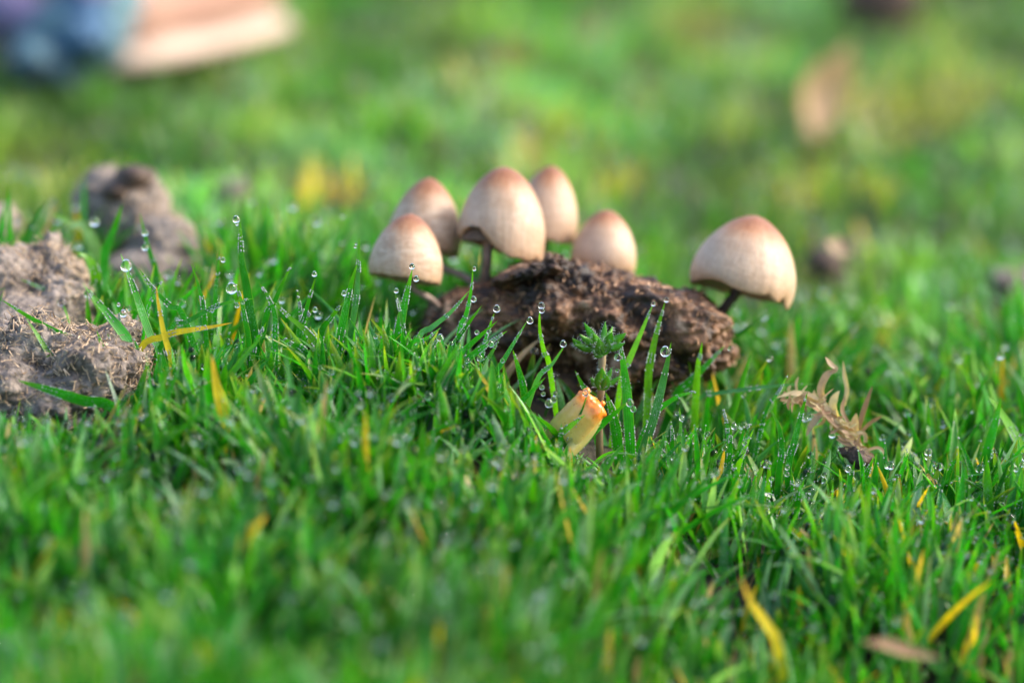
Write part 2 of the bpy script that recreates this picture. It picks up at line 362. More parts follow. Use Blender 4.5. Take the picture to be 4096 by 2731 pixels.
# ------------------------------------------------------------------ mushrooms
def tube(path, radii, seg=16, cap=True):
    path = np.array(path, float); n = len(path); V = []
    tan = np.gradient(path, axis=0); tan /= np.linalg.norm(tan, axis=1)[:, None]
    ref = np.array([0, 1, 0.2]); 
    for i in range(n):
        a = np.cross(tan[i], ref); a /= np.linalg.norm(a); b = np.cross(tan[i], a)
        for k in range(seg):
            th = 2*math.pi*k/seg; V.append(path[i]+radii[i]*(a*math.cos(th)+b*math.sin(th)))
    F = [[i*seg+k, i*seg+(k+1) % seg, (i+1)*seg+(k+1) % seg, (i+1)*seg+k] for i in range(n-1) for k in range(seg)]
    return np.array(V), F
def smooth_path(pts, n):
    pts = np.array(pts, float); m = len(pts)
    if m == 2: return pts[0]+(pts[1]-pts[0])*np.linspace(0, 1, n)[:, None]
    ext = np.vstack([2*pts[0]-pts[1], pts, 2*pts[-1]-pts[-2]]); out = []
    for u in np.linspace(0, m-1-1e-9, n):
        i = int(u); t = u-i; p0, p1, p2, p3 = ext[i:i+4]
        out.append(.5*((2*p1)+(-p0+p2)*t+(2*p0-5*p1+4*p2-p3)*t*t+(-p0+3*p1-3*p2+p3)*t**3))
    return np.array(out)
def mushroom(label, base, apex, width, d, lean, stem_pts, stem_w, seed, rim=None, p=1.75, q=.72, gill_dark=False, stem_mat=None, seg=112, rings=44, wr=(.4, .4)):
    """base = rim centre px, apex px; lean = degrees the tip leans away from the viewer; stem_pts px+depth downwards."""
    B = at(base[0], base[1], d); A = at(apex[0], apex[1], d); H = np.linalg.norm(A-B); Rr = width*.5*px_m(d)
    axc = (A-B)/H; ax = axc*math.cos(R(lean))+FWD*math.sin(R(lean)); ax /= np.linalg.norm(ax)
    xa = np.cross(ax, -FWD); xa /= np.linalg.norm(xa)   # to the viewer's ... side
    if xa[0] < 0: xa = -xa
    ya = np.cross(ax, xa)                                # points away from or to the camera
    if ya@FWD < 0: ya = -ya
    sb = stem_pts[-1]; foot = at(*sb)
    root = empty('mushroom', foot, label, 'mushroom', 'mushrooms growing on the dung lump')
    V, UV = [], []
    for i in range(rings):
        t = i/(rings-1); t = t**.95
        for k in range(seg):
            th = 2*math.pi*k/seg; r = Rr*max(0, 1-t**p)**q
            r *= 1-.07*(1-t)**8
            c_, s_ = math.cos(th), math.sin(th)
            nz = mn.noise(Vector((c_*1.3+seed, s_*1.3, t*2)))
            r *= 1+.035*nz*(1-t*.6) + .006*mn.noise(Vector((c_*9, s_*9+seed, t*1.5)))
            z = H*t
            if t < .25:
                e = (1-t/.25)
                dz = .012*mn.noise(Vector((c_*3, s_*3, seed)))+.022*mn.noise(Vector((c_*11, s_*11, seed)))
                if rim: dz += rim(math.degrees(th) % 360)
                z += H*dz*e
            pt = B + xa*r*c_ + ya*r*s_ + ax*z
            V.append(pt); UV.append((c_, s_, t))
    n0 = len(V)
    F = [[i*seg+k, i*seg+(k+1) % seg, (i+1)*seg+(k+1) % seg, (i+1)*seg+k] for i in range(rings-1) for k in range(seg)]
    # turned-in lip and inner wall
    inn = 10
    for i in range(inn):
        f = i/(inn-1)
        for k in range(seg):
            o = V[k]; cen = B+ax*H*.0
            pt = o + (cen-o)*(.035+.10*f) + ax*H*(.0 + .55*f)
            rr = pt-(B+ax*((pt-B)@ax)); pt = pt - rr*.25*f
            V.append(pt); UV.append((UV[k][0], UV[k][1], .05))
    for k in range(seg):
        k2 = (k+1) % seg; F.append([k2, k, n0+k, n0+k2])
    for i in range(inn-1):
        for k in range(seg):
            k2 = (k+1) % seg; a = n0+i*seg; F.append([a+k2, a+k, a+seg+k, a+seg+k2])
    mesh_obj('cap', V, F, cap_material(seed, *wr), parent=root, attrs={'capuv': ('FLOAT_VECTOR', UV)})
    # gills
    GV, GF = [], []; gs = 128
    for i in range(8):
        f = i/7
        for k in range(gs):
            th = 2*math.pi*k/gs; r = Rr*(.90*(1-f)+.12*f); z = H*(.07+.40*math.sin(f*math.pi/2)) + (H*.05 if k % 2 else 0)*(1-f*.5)
            GV.append(B+xa*r*math.cos(th)+ya*r*math.sin(th)+ax*z)
    GF = [[i*gs+k, i*gs+(k+1) % gs, (i+1)*gs+(k+1) % gs, (i+1)*gs+k] for i in range(7) for k in range(gs)]
    mesh_obj('gills', GV, GF, M_GILL, parent=root, smooth=False)
    top = B+ax*H*.5
    pth = smooth_path([top]+[at(*q_) for q_ in stem_pts], 26)
    rad = [stem_w*.5*px_m(d)*(1-.15*math.sin(j/25*math.pi)+(.25*max(0, j/25-.8)*5)) *(1+.05*mn.noise(Vector((j*.6, seed, 0)))) for j in range(26)]
    tv, tf = tube(pth, rad); mesh_obj('stem', tv, tf, stem_mat or M_STEM, parent=root)
    return root
def bump_at(a0, wdt, amt): return lambda a: amt*math.exp(-(((a-a0+180) % 360-180)/wdt)**2)
# angle 0 = right side of the picture, 270 = towards the viewer
mushroom('leftmost mushroom, lowest of the cluster, cream cap with orange tip and fringed rim', (404, 280), (411, 213), 77, .765, 3,
         [(412, 285, .768), (432, 300, .772), (456, 325, .78)], 8, 1.1, p=2.1, q=.62, wr=(.8, .3), rim=lambda a: -.03*math.cos(R(a))+.012*abs(math.sin(a*.42)))
mushroom('mushroom just behind and above the leftmost one, cap ringed with brown cross wrinkles', (423, 250), (430, 177), 76, .795, 2,
         [(440, 262, .795), (462, 275, .793), (488, 292, .79)], 9, 4.7, p=2.1, q=.64, wr=(1, .2), rim=bump_at(40, 50, -.05))
fC = lambda a: -.12*math.cos(R(a)) + .20*math.exp(-(((a-232+180) % 360-180)/26)**2) - .07*math.exp(-(((a-285+180) % 360-180)/40)**2) - .10*math.exp(-(((a-350+180) % 360-180)/11)**2) + .05*math.exp(-(((a-332+180) % 360-180)/7)**2)
mushroom('central mushroom with the largest cap of the cluster, streaked and arched open above its stem', (500, 250), (505, 166), 90, .785, 2,
         [(489, 242, .783), (487, 262, .783), (484, 285, .79)], 12, 8.3, rim=fC, p=2.25, q=.60, wr=(.5, .5), stem_mat=M_STEM)
mushroom('mushroom half hidden behind the central one, smooth tan cap with pink pointed tip', (543, 238), (553, 165), 68, .815, 2,
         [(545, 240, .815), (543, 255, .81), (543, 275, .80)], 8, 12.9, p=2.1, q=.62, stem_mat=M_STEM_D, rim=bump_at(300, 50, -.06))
mushroom('short smooth mushroom right of the cluster, tan cap pressed behind the dung lump', (602, 270), (608, 209), 69, .806, 2,
         [(600, 275, .805), (598, 290, .80), (598, 305, .795)], 9, 16.4, p=2.1, q=.62)
fF = lambda a: -.05*math.exp(-(((a-320+180) % 360-180)/35)**2) + .10*math.exp(-(((a-325+180) % 360-180)/5)**2) - .06*math.exp(-(((a-345+180) % 360-180)/9)**2)+ .05*math.exp(-(((a-300+180) % 360-180)/8)**2)+.06*math.exp(-(((a-230+180) % 360-180)/30)**2)
mushroom('lone mushroom at the right with wide pale cap, torn rim and dark stem', (740, 293), (757, 215), 110, .775, 2,
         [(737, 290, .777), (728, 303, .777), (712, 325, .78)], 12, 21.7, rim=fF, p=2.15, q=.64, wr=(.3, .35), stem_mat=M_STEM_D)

# ------------------------------------------------------------------ blades of grass
PAL = {'g': (.018, .235, .010), 'd': (.011, .150, .009), 'b': (.045, .22, .06), 'yg': (.10, .34, .008), 'y': (.80, .56, .012), 'p': (.16, .30, .12),
       't': (.56, .38, .22), 'o': (.62, .26, .04), 'w': (.62, .68, .66), 'br': (.22, .11, .06)}
def blade_mesh(pts3, widths, roll, tint, tip_tint=None, thick=.00012, rings=16, fold=.28, rnd=None, base_tint=None):
    """tapered folded blade through pts3 (tip first), 4 vertices per ring."""
    path = smooth_path(pts3, rings); n = rings
    seglen = np.r_[0, np.cumsum(np.linalg.norm(np.diff(path, axis=0), axis=1))]; s = seglen/seglen[-1]
    tan = np.gradient(path, axis=0); tan /= np.linalg.norm(tan, axis=1)[:, None]
    V, T1, A1 = [], [], []; rnd = random.random() if rnd is None else rnd
    for i in range(n):
        side = np.cross(tan[i], FWD); side /= np.linalg.norm(side); nrm = np.cross(side, tan[i])
        a = roll*(1+.3*s[i]); sd = side*math.cos(a)+nrm*math.sin(a); nn = -side*math.sin(a)+nrm*math.cos(a)
        if nn@FWD > 0: nn = -nn
        wv = widths*(min(1, s[i]/.34)**.72)*(1-.18*max(0, s[i]-.6)) + 2e-5
        wv *= 1+.05*mn.noise(Vector((s[i]*4, rnd*50, 0)))
        f = fold*wv*(.4+.6*s[i])
        V += [path[i]-sd*wv, path[i]-nn*f, path[i]+sd*wv]
        tt = np.array(tint)
        if tip_tint is not None: tt = tt*(1-math.exp(-(s[i]/.12)**2))+np.array(tip_tint)*math.exp(-(s[i]/.12)**2)
        if base_tint is not None: tt = tt*(1-s[i]**2)+np.array(base_tint)*s[i]**2
        for ac in (-1, 0, 1): T1.append((*tt, 1)); A1.append((ac, 1-s[i], rnd))
    F = [[i*3+k, i*3+k+1, (i+1)*3+k+1, (i+1)*3+k] for i in range(n-1) for k in range(2)]
    return np.array(V), F, T1, A1, path, s
POOL = {'V': [], 'F': [], 'T': [], 'A': [], 'n': 0}
BEADS = []      # (x,y,z,r) fine dew beads
def hero(pts, wid, d, col, label=None, ext=True, roll=None, dew=1.0, tip='yg', mat=None, name='grass_blade', d2=None):
    d2 = d+.006 if d2 is None else d2
    m = len(pts); P3 = [nat(x, y, d+(d2-d)*i/(m-1)) for i, (x, y) in enumerate(pts)]
    if ext:      # carry the blade on down to the soil
        q = P3[-1]; v = P3[-1]-P3[-2]; v /= np.linalg.norm(v); v = v*.8+np.array([0, 0, -.6]); v /= np.linalg.norm(v)
        for _ in range(12):
            if q[2] < T(q[0], q[1])-.001: break
            q = q+v*.006; v = v*.85+np.array([0, 0, -.2]); v /= np.linalg.norm(v)
        P3.append(q)
    roll = random.uniform(-.6, .6) if roll is None else roll
    tint = np.array(PAL[col])*random.uniform(.95, 1.3)
    V, F, T1, A1, path, s = blade_mesh(P3, wid*.54*px_m(d, 4)/max(.75, math.cos(roll)), roll, tint, PAL[tip] if tip else (np.array((.85, .42, .02)) if col == 'y' else None), base_tint=PAL['yg'] if col == 'y' else None)
    if abs(d-FOCUS) < .05 and dew > 0:
        L = np.linalg.norm(P3[0]-P3[-1]); rnd_seed = random.random()*10
        for i in range(int(L*5600*dew)):
            j = random.randrange(1, len(path)-1); u = random.random()
            if mn.noise(Vector(((j+u)*.55, rnd_seed*13.1, 2.0))) < .08: continue
            k = random.choice((0, 0, 2, 2, 1))
            q = V[j*3+k]*(1-u)+V[min(j+1, len(path)-1)*3+k]*u
            r = 10**random.uniform(-3.95, -3.50)
            BEADS.append((*(q-FWD*r*.8), r))
    if label:
        o = mesh_obj(name, V, F, mat or M_GRASS, attrs={'tint': ('FLOAT_COLOR', T1), 'blade': ('FLOAT_VECTOR', A1)}, origin=P3[-1])
        tag(o, label, 'grass blade' if name == 'grass_blade' else 'dry grass', None); return o
    POOL['V'].append(V); POOL['F'].append(np.array(F)+POOL['n']); POOL['n'] += len(V); POOL['T'] += T1; POOL['A'] += A1
HERO = [
 ([(961,863),(965,1030),(982,1125),(1003,1259),(1022,1374)],36,.712,'d','tallest straight dark green blade at left, with a double dewdrop at its tip'),
 ([(936,1112),(965,1202),(982,1290),(995,1374)],24,.710,'d','short dark blade against the left side of the tallest blade, big drop hanging on it'),
 ([(1032,1123),(1072,1186),(1099,1259),(1100,1366)],22,.709,'g',None),
 ([(1171,1049),(1133,1125),(1095,1213),(1057,1297)],24,.714,'g','dark blade leaning right, halfway between the tallest blade and the leftmost mushroom'),
 ([(1089,1200),(1148,1259),(1217,1316),(1282,1397),(1320,1480)],26,.706,'yg',None),
 ([(1187,1150),(1194,1198),(1203,1270)],14,.712,'g',None),
 ([(1263,1106),(1240,1183),(1213,1278),(1195,1340)],23,.710,'g','thin blade leaning right with a single round dewdrop balanced on its tip'),
 ([(1262,1225),(1235,1262),(1222,1300)],12,.711,'g',None),
 ([(1430,1049),(1397,1163),(1374,1278),(1351,1397)],31,.711,'g','broad dark blade left of the leftmost mushroom, crossing in front of a taller pale one'),
 ([(1437,943),(1433,1068),(1426,1183),(1409,1297),(1397,1374)],24,.717,'b','tall pale frosted blade just left of the leftmost mushroom cap'),
 ([(1374,1206),(1321,1274),(1278,1355)],29,.714,'d',None),
 ([(1015,1192),(950,1203),(867,1222),(740,1289),(673,1324)],19,.704,'g','blade bent over almost level with small drops hanging along its underside'),
 ([(929,1289),(860,1303),(791,1314),(700,1328),(638,1350),(561,1391)],24,.703,'y','bright yellow blade lying nearly level among the green ones at left'),
 ([(625,1141),(630,1190),(640,1250),(655,1330),(675,1400),(688,1463)],22,.694,'y','upright pale yellow blade at left crossing the level yellow one'),
 ([(847,1415),(861,1511),(880,1600),(899,1678),(918,1798)],42,.660,'y','blurred thick yellow blade standing in the left foreground'),
 ([(482,1011),(510,1085),(535,1150),(556,1212),(602,1340),(638,1400)],30,.706,'g','blade at left holding one very large drop just below its pointed tip'),
 ([(342,1148),(390,1205),(434,1258),(510,1355),(574,1463)],38,.700,'g','broad blade leaning left over the sharp grey clod'),
 ([(556,1072),(607,1146),(679,1222),(740,1279)],24,.712,'g',None),
 ([(653,1110),(622,1177),(587,1258)],15,.708,'g',None),
 ([(765,1052),(796,1151),(816,1253)],19,.707,'g',None),
 ([(878,998),(872,1085),(862,1187)],18,.728,'g',None),
 ([(0,1194),(128,1273),(255,1340),(383,1386),(478,1412)],28,.700,'g','long beaded blade bent down across the nearest grey clod from the left edge'),
 ([(103,1269),(163,1358),(239,1477),(335,1544),(430,1583),(512,1607)],30,.697,'yg','yellow-tipped blade curving along the front of the nearest grey clod'),
 ([(387,1320),(421,1420),(464,1525),(507,1583)],28,.698,'g',None),
 ([(430,1332),(459,1406),(507,1477)],18,.702,'d',None),
 ([(72,1520),(215,1564),(335,1602),(454,1630)],42,.682,'g','wide blurred blade lying low over the bottom of the grey clod'),
 ([(476,1229),(483,1296),(521,1358)],15,.704,'g',None),
 ([(421,1477),(459,1583),(488,1678),(521,1764)],16,.684,'w','thin whitish dead stalk at left below the grey clod'),
 ([(490,814),(475,860),(459,906),(430,980),(418,1034)],36,.775,'g','blurred upright blade in front of the tall blurred clod'),
 ([(559,850),(582,947),(607,1034),(628,1110)],20,.760,'g',None),
 ([(204,850),(286,896),(357,937)],44,.81,'p','wide blurred pale blade lying against the tall clod'),
 ([(310,1010),(345,1025),(370,1059),(385,1120),(375,1170)],44,.76,'yg',None),
 ([(82,1115),(179,1156),(250,1190),(306,1212)],26,.755,'b','blurred frosted blade lying across the rounded grey clod'),
 ([(1066,1286),(1041,1336),(1015,1397)],19,.707,'g',None),
 ([(1101,1329),(1165,1374),(1237,1431)],27,.700,'g',None),
 ([(1650,1073),(1624,1186),(1599,1308),(1584,1410)],36,.711,'g','wide blade in front of the leftmost mushroom with a dewdrop on its very tip'),
 ([(1579,1165),(1599,1247),(1619,1359),(1614,1451)],16,.706,'d',None),
 ([(1892,1063),(1885,1155),(1864,1257),(1834,1339)],18,.710,'g','narrow blade before the left end of the dung lump, drops at tip and side'),
 ([(1880,1158),(1803,1247),(1727,1308),(1665,1369)],22,.713,'b','frosted blade leaning right beneath the leftmost mushroom, its tip behind a narrow upright one'),
 ([(1928,1219),(1869,1298),(1808,1385),(1716,1512)],22,.707,'g',None),
 ([(1992,1280),(1900,1359),(1818,1431),(1742,1487)],24,.708,'g',None),
 ([(2030,1321),(1951,1374),(1859,1441),(1767,1502)],30,.704,'g','broad blade leaning far right with a flattened drop near its tip, left of the weed'),
 ([(1977,1252),(1961,1298),(1931,1410)],14,.713,'g',None),
 ([(1765,1308),(1696,1359),(1630,1395)],20,.703,'g',None),
 ([(1762,1334),(1716,1410),(1655,1502)],18,.706,'b',None),
 ([(1538,1288),(1528,1385),(1522,1487)],26,.703,'g',None),
 ([(2111,1279),(2049,1380),(1991,1475),(1920,1557),(1824,1628)],20,.710,'g','long thin blade slanting right, before the dark lump, one drop beyond its tip'),
 ([(2051,1396),(2077,1485),(2097,1580)],28,.716,'d',None),
 ([(2159,1231),(2159,1317),(2178,1413),(2197,1461)],21,.718,'yg','slender light green blade before the dark lump with two stacked drops on top'),
 ([(2262,1375),(2207,1456),(2144,1528)],19,.710,'b','frosted blade pointing at the small weed, a drop on its tip'),
 ([(2183,1506),(2111,1580),(2039,1652)],22,.704,'g',None),
 ([(2613,1212),(2565,1327),(2513,1447),(2490,1500)],24,.728,'yg','left one of two bright blades crossing the right half of the dung lump'),
 ([(2661,1203),(2623,1341),(2599,1461),(2592,1542)],28,.730,'yg','right one of two bright blades crossing the right half of the dung lump'),
 ([(2474,1345),(2486,1410),(2494,1461),(2508,1580),(2517,1724),(2522,1815)],38,.706,'g','straight wide blade just right of the small weed'),
 ([(2685,1365),(2661,1485),(2613,1676),(2565,1820)],34,.708,'b','stout folded blade right of the weed with the large bright drop at its tip'),
 ([(2422,1566),(2450,1652),(2470,1772)],42,.711,'d','broad dark pointed blade directly right of the yellow petal'),
 ([(2513,1604),(2446,1662),(2388,1714),(2278,1834)],26,.702,'g','blade slanting below the yellow petal with a round drop at its upper end'),
 ([(2398,1652),(2340,1710),(2269,1772)],19,.699,'d','dark beaded blade lying over the lower part of the yellow petal'),
 ([(2352,1566),(2326,1643),(2283,1738),(2259,1810)],11,.697,'d',None),
 ([(2245,1690),(2242,1772),(2235,1843)],21,.696,'g',None),
 ([(2340,1657),(2278,1705),(2206,1772)],25,.696,'yg',None),
 ([(2682,1671),(2690,1748),(2685,1829)],17,.706,'g',None),
 ([(2718,1628),(2723,1700),(2709,1796)],15,.706,'b',None),
 ([(2795,1698),(2757,1753),(2737,1820)],23,.707,'g',None),
 ([(2604,1753),(2651,1810),(2685,1867)],23,.702,'g',None),
 ([(2496,1796),(2541,1843),(2604,1891)],27,.700,'yg',None),
 ([(2812,1733),(2828,1800),(2862,1867)],21,.706,'b',None),
 ([(2656,1729),(2676,1800),(2690,1850)],17,.703,'g',None),
 ([(2809,1365),(2800,1427),(2790,1485)],27,.735,'yg','short bright blade against the right end of the dung lump'),
 ([(3091,1233),(2943,1350),(2804,1498),(2750,1560)],22,.765,'d','dark thin blade slanting from the dung lump up to the rim of the lone mushroom'),
 ([(2900,1380),(2828,1456),(2752,1533),(2700,1590)],32,.745,'g',None),
 ([(3258,1534),(3115,1540),(2937,1561),(2860,1573),(2790,1600)],16,.742,'b','long thin blade lying level between the dung lump and the straw-coloured tuft'),
 ([(3157,1487),(3110,1573),(3056,1668)],14,.726,'d',None),
 ([(3231,1564),(3204,1656),(3175,1775),(3157,1846)],28,.713,'g','tall blade in front of the straw-coloured tuft, pointing straight up to the right'),
 ([(3077,1626),(3115,1704),(3127,1804),(3115,1893)],24,.710,'g','blade with its tip bowed left, left of the straw-coloured tuft'),
 ([(3009,1665),(2985,1745),(2973,1804)],19,.710,'g',None),
 ([(3015,1715),(2979,1793),(2949,1882)],19,.708,'yg',None),
 ([(2924,1683),(2920,1804),(2908,1923)],19,.708,'g',None),
 ([(2889,1620),(2908,1704),(2914,1804)],17,.712,'g',None),
 ([(2887,1807),(2884,1893),(2878,1982)],26,.702,'g',None),
 ([(2923,1837),(2949,1905),(2967,2000),(3056,2095)],26,.700,'g',None),
 ([(3080,1822),(3074,1923),(3068,1982)],20,.703,'yg',None),
 ([(3059,1840),(3040,1890),(3020,1941)],28,.704,'g',None),
 ([(3270,1837),(3240,1923),(3216,2012)],28,.702,'b',None),
 ([(3204,1917),(3193,2000),(3175,2095)],22,.698,'g',None),
 ([(3166,1864),(3169,1982),(3165,2050)],15,.704,'g',None),
 ([(3421,1837),(3400,1923),(3388,2042)],23,.704,'g',None),
 ([(3498,1822),(3460,1905),(3412,2012)],28,.704,'g',None),
 ([(3605,1888),(3543,1929),(3466,1977)],26,.708,'b',None),
 ([(4006,1582),(3976,1704),(3940,1834),(3911,1982)],36,.728,'g','tall soft-focus blade near the right edge leaning right'),
 ([(3952,1582),(4018,1668),(4089,1804)],36,.735,'yg','light green blade leaning left, crossing the tall one near the right edge'),
 ([(3661,1947),(3626,2012),(3578,2095)],23,.704,'g',None),
 ([(3614,1974),(3617,2042),(3614,2100)],30,.697,'yg',None),
 ([(3733,1959),(3733,2030),(3721,2100)],24,.698,'g',None),
 ([(3626,1977),(3703,2024),(3774,2077)],20,.706,'yg',None),
 ([(3871,1972),(3943,2102),(4022,2224),(4087,2333)],40,.690,'g','long folded blade slanting down to the right edge in the lower right'),
 ([(4095,1958),(4059,2080),(4030,2174)],28,.695,'g',None),
 ([(3049,2023),(3121,2109),(3193,2188)],30,.693,'g',None),
 ([(3193,2106),(3287,2196),(3359,2304),(3424,2405),(3467,2491)],36,.672,'t','straw-coloured bent dead blade in the lower right, broadening at its lower end'),
 ([(3446,2060),(3453,2160),(3456,2246)],36,.690,'y','short split yellow-tan stub standing among green blades at the lower right'),
 ([(2962,2304),(3005,2405),(3071,2500),(3115,2600)],40,.600,'y','blurred golden yellow blade slanting down in the lower right foreground'),
 ([(2912,1987),(2847,2080),(2775,2188),(2717,2289)],38,.680,'b','flat blue-green blade leaning right across the dark hollow in the lower right'),
 ([(1066,2056),(1020,2110),(970,2180)],54,.58,'y','small blurred yellow blade tip in the left foreground'),
 ([(2811,2163),(2825,2195),(2833,2240)],24,.688,'o','small orange-brown husk in the dark hollow at the lower right'),
 ([(2260,1950),(2276,2010),(2285,2070)],26,.66,'o',None), ([(1780,1835),(1790,1880),(1810,1930)],28,.655,'o',None),
 ([(2000,1350),(1960,1420),(1900,1500)],18,.716,'b',None), ([(1700,1450),(1640,1500),(1560,1560)],22,.70,'g',None),
 ([(2300,1480),(2330,1540),(2360,1600)],26,.722,'g',None), ([(2800,1560),(2700,1590),(2600,1680)],20,.72,'g',None),
 ([(1150,1560),(1180,1610),(1190,1700)],30,.69,'g',None), ([(2430,2330),(2470,2400),(2500,2480)],40,.62,'y',None),
 ([(3023,2000),(3045,1976),(3080,1980),(3100,2008)],14,.700,'w',None), ([(3270,2080),(3310,2036),(3360,2034),(3390,2064)],16,.694,'w',None),  # from here on, whitish blades include dew glints put in as colour, besides frosty bits
 ([(2480,2020),(2530,2035),(2590,2085)],30,.665,'w',None), ([(2570,2240),(2620,2200),(2650,2180)],26,.655,'w','small white blurred scrap lying in the grass at lower centre right'),
 ([(3650,1745),(3625,1800),(3590,1860)],44,.738,'w','blurred white petal scrap in the grass right of the straw-coloured tuft'), ([(3640,1800),(3670,1840),(3690,1870)],28,.737,'w',None),
 ([(3980,1905),(3950,1920),(3935,1935)],34,.728,'w',None), ([(4030,1960),(3990,1970),(3960,1985)],28,.722,'w',None), ([(880,1840),(930,1850),(960,1890)],34,.64,'w',None),
 ([(1700,2070),(1740,2110),(1760,2180)],36,.62,'w',None), ([(1950,2240),(1965,2290),(1960,2340)],34,.61,'w',None), ([(560,1690),(600,1750),(640,1800)],36,.66,'p',None),
 ([(540,2330),(600,2420),(680,2530)],80,.50,'p',None), ([(2720,1850),(2735,1900),(2745,1960)],20,.695,'o',None),
]
for h in HERO:
    pts, wd, d, col, label = h
    hero(pts, wd, d, col, label, mat=M_DRY if col in 'yot' and col != 'yg' else None, tip=None if col in ('y', 'o', 't', 'w') else 'yg',
         roll=0.15 if col in ('y', 't', 'o') else None, ext=col not in ('t',) )

# ---- the lawn, many thousand blades in three bands
def patch_list():
    L = []
    for px, py, r, col, pr in [(330,181,30,(.80,.62,.08),1.0),(620,165,32,(.42,.40,.08),.6),(790,192,26,(.45,.42,.10),.7),(895,95,60,(.36,.36,.10),.5),(960,85,35,(.42,.40,.14),.6),
            (480,72,22,(.50,.42,.20),.7),(505,42,26,(.34,.22,.14),.7),(592,26,20,(.34,.2,.18),.7),(530,150,24,(.5,.40,.14),.6),(700,18,40,(.36,.36,.1),.6),(870,178,26,(.34,.36,.04),.6),
            (250,210,24,(.22,.34,.02),.5),(420,120,40,(.16,.30,.03),.4),(560,120,30,(.3,.36,.04),.5),(640,95,30,(.3,.32,.08),.4),(990,300,24,(.4,.34,.14),.5),(870,90,30,(.5,.45,.3),.3),
            (640,60,26,(.3,.3,.12),.4),(830,150,30,(.10,.07,.04),.6),(735,120,26,(.28,.34,.06),.5),(60,185,22,(.36,.38,.05),.5),(900,330,20,(.4,.36,.08),.3),(960,240,26,(.3,.34,.05),.4),(930,60,50,(.44,.46,.22),.3),(870,130,30,(.44,.42,.18),.4),(800,120,24,(.42,.28,.18),.6),(1000,120,30,(.16,.40,.18),.5),(440,240,20,(.5,.42,.08),.4),(230,90,40,(.16,.36,.26),.5),(345,60,50,(.05,.2,.02),.7),(660,200,40,(.10,.26,.08),.5),(760,130,30,(.05,.2,.02),.6),(560,200,24,(.16,.34,.02),.5),(980,180,30,(.05,.22,.02),.6)]:
        P, d = ground_at(px, py+24); L.append((P[0], P[1], r*px_m(d), r*px_m(d)*2.4, col, pr))
    return L
PATCH = patch_list()
ENV_X = [-60, 0, 100, 130, 150, 200, 260, 340, 420, 455, 480, 505, 545, 600, 640, 690, 740, 800, 860, 940, 1024, 1100]
ENV_Y = [398, 398, 402, 380, 345, 326, 312, 308, 318, 328, 342, 366, 424, 456, 426, 412, 408, 418, 432, 440, 425, 420]
for (hx, hy, r1, r2) in ((702, 600, .005, .016), (745, 640, .003, .010), (560, 590, .005, .012)):
    hp, _ = ground_at(hx, hy); CLODS.append((hp[:2], (r1, r2)))
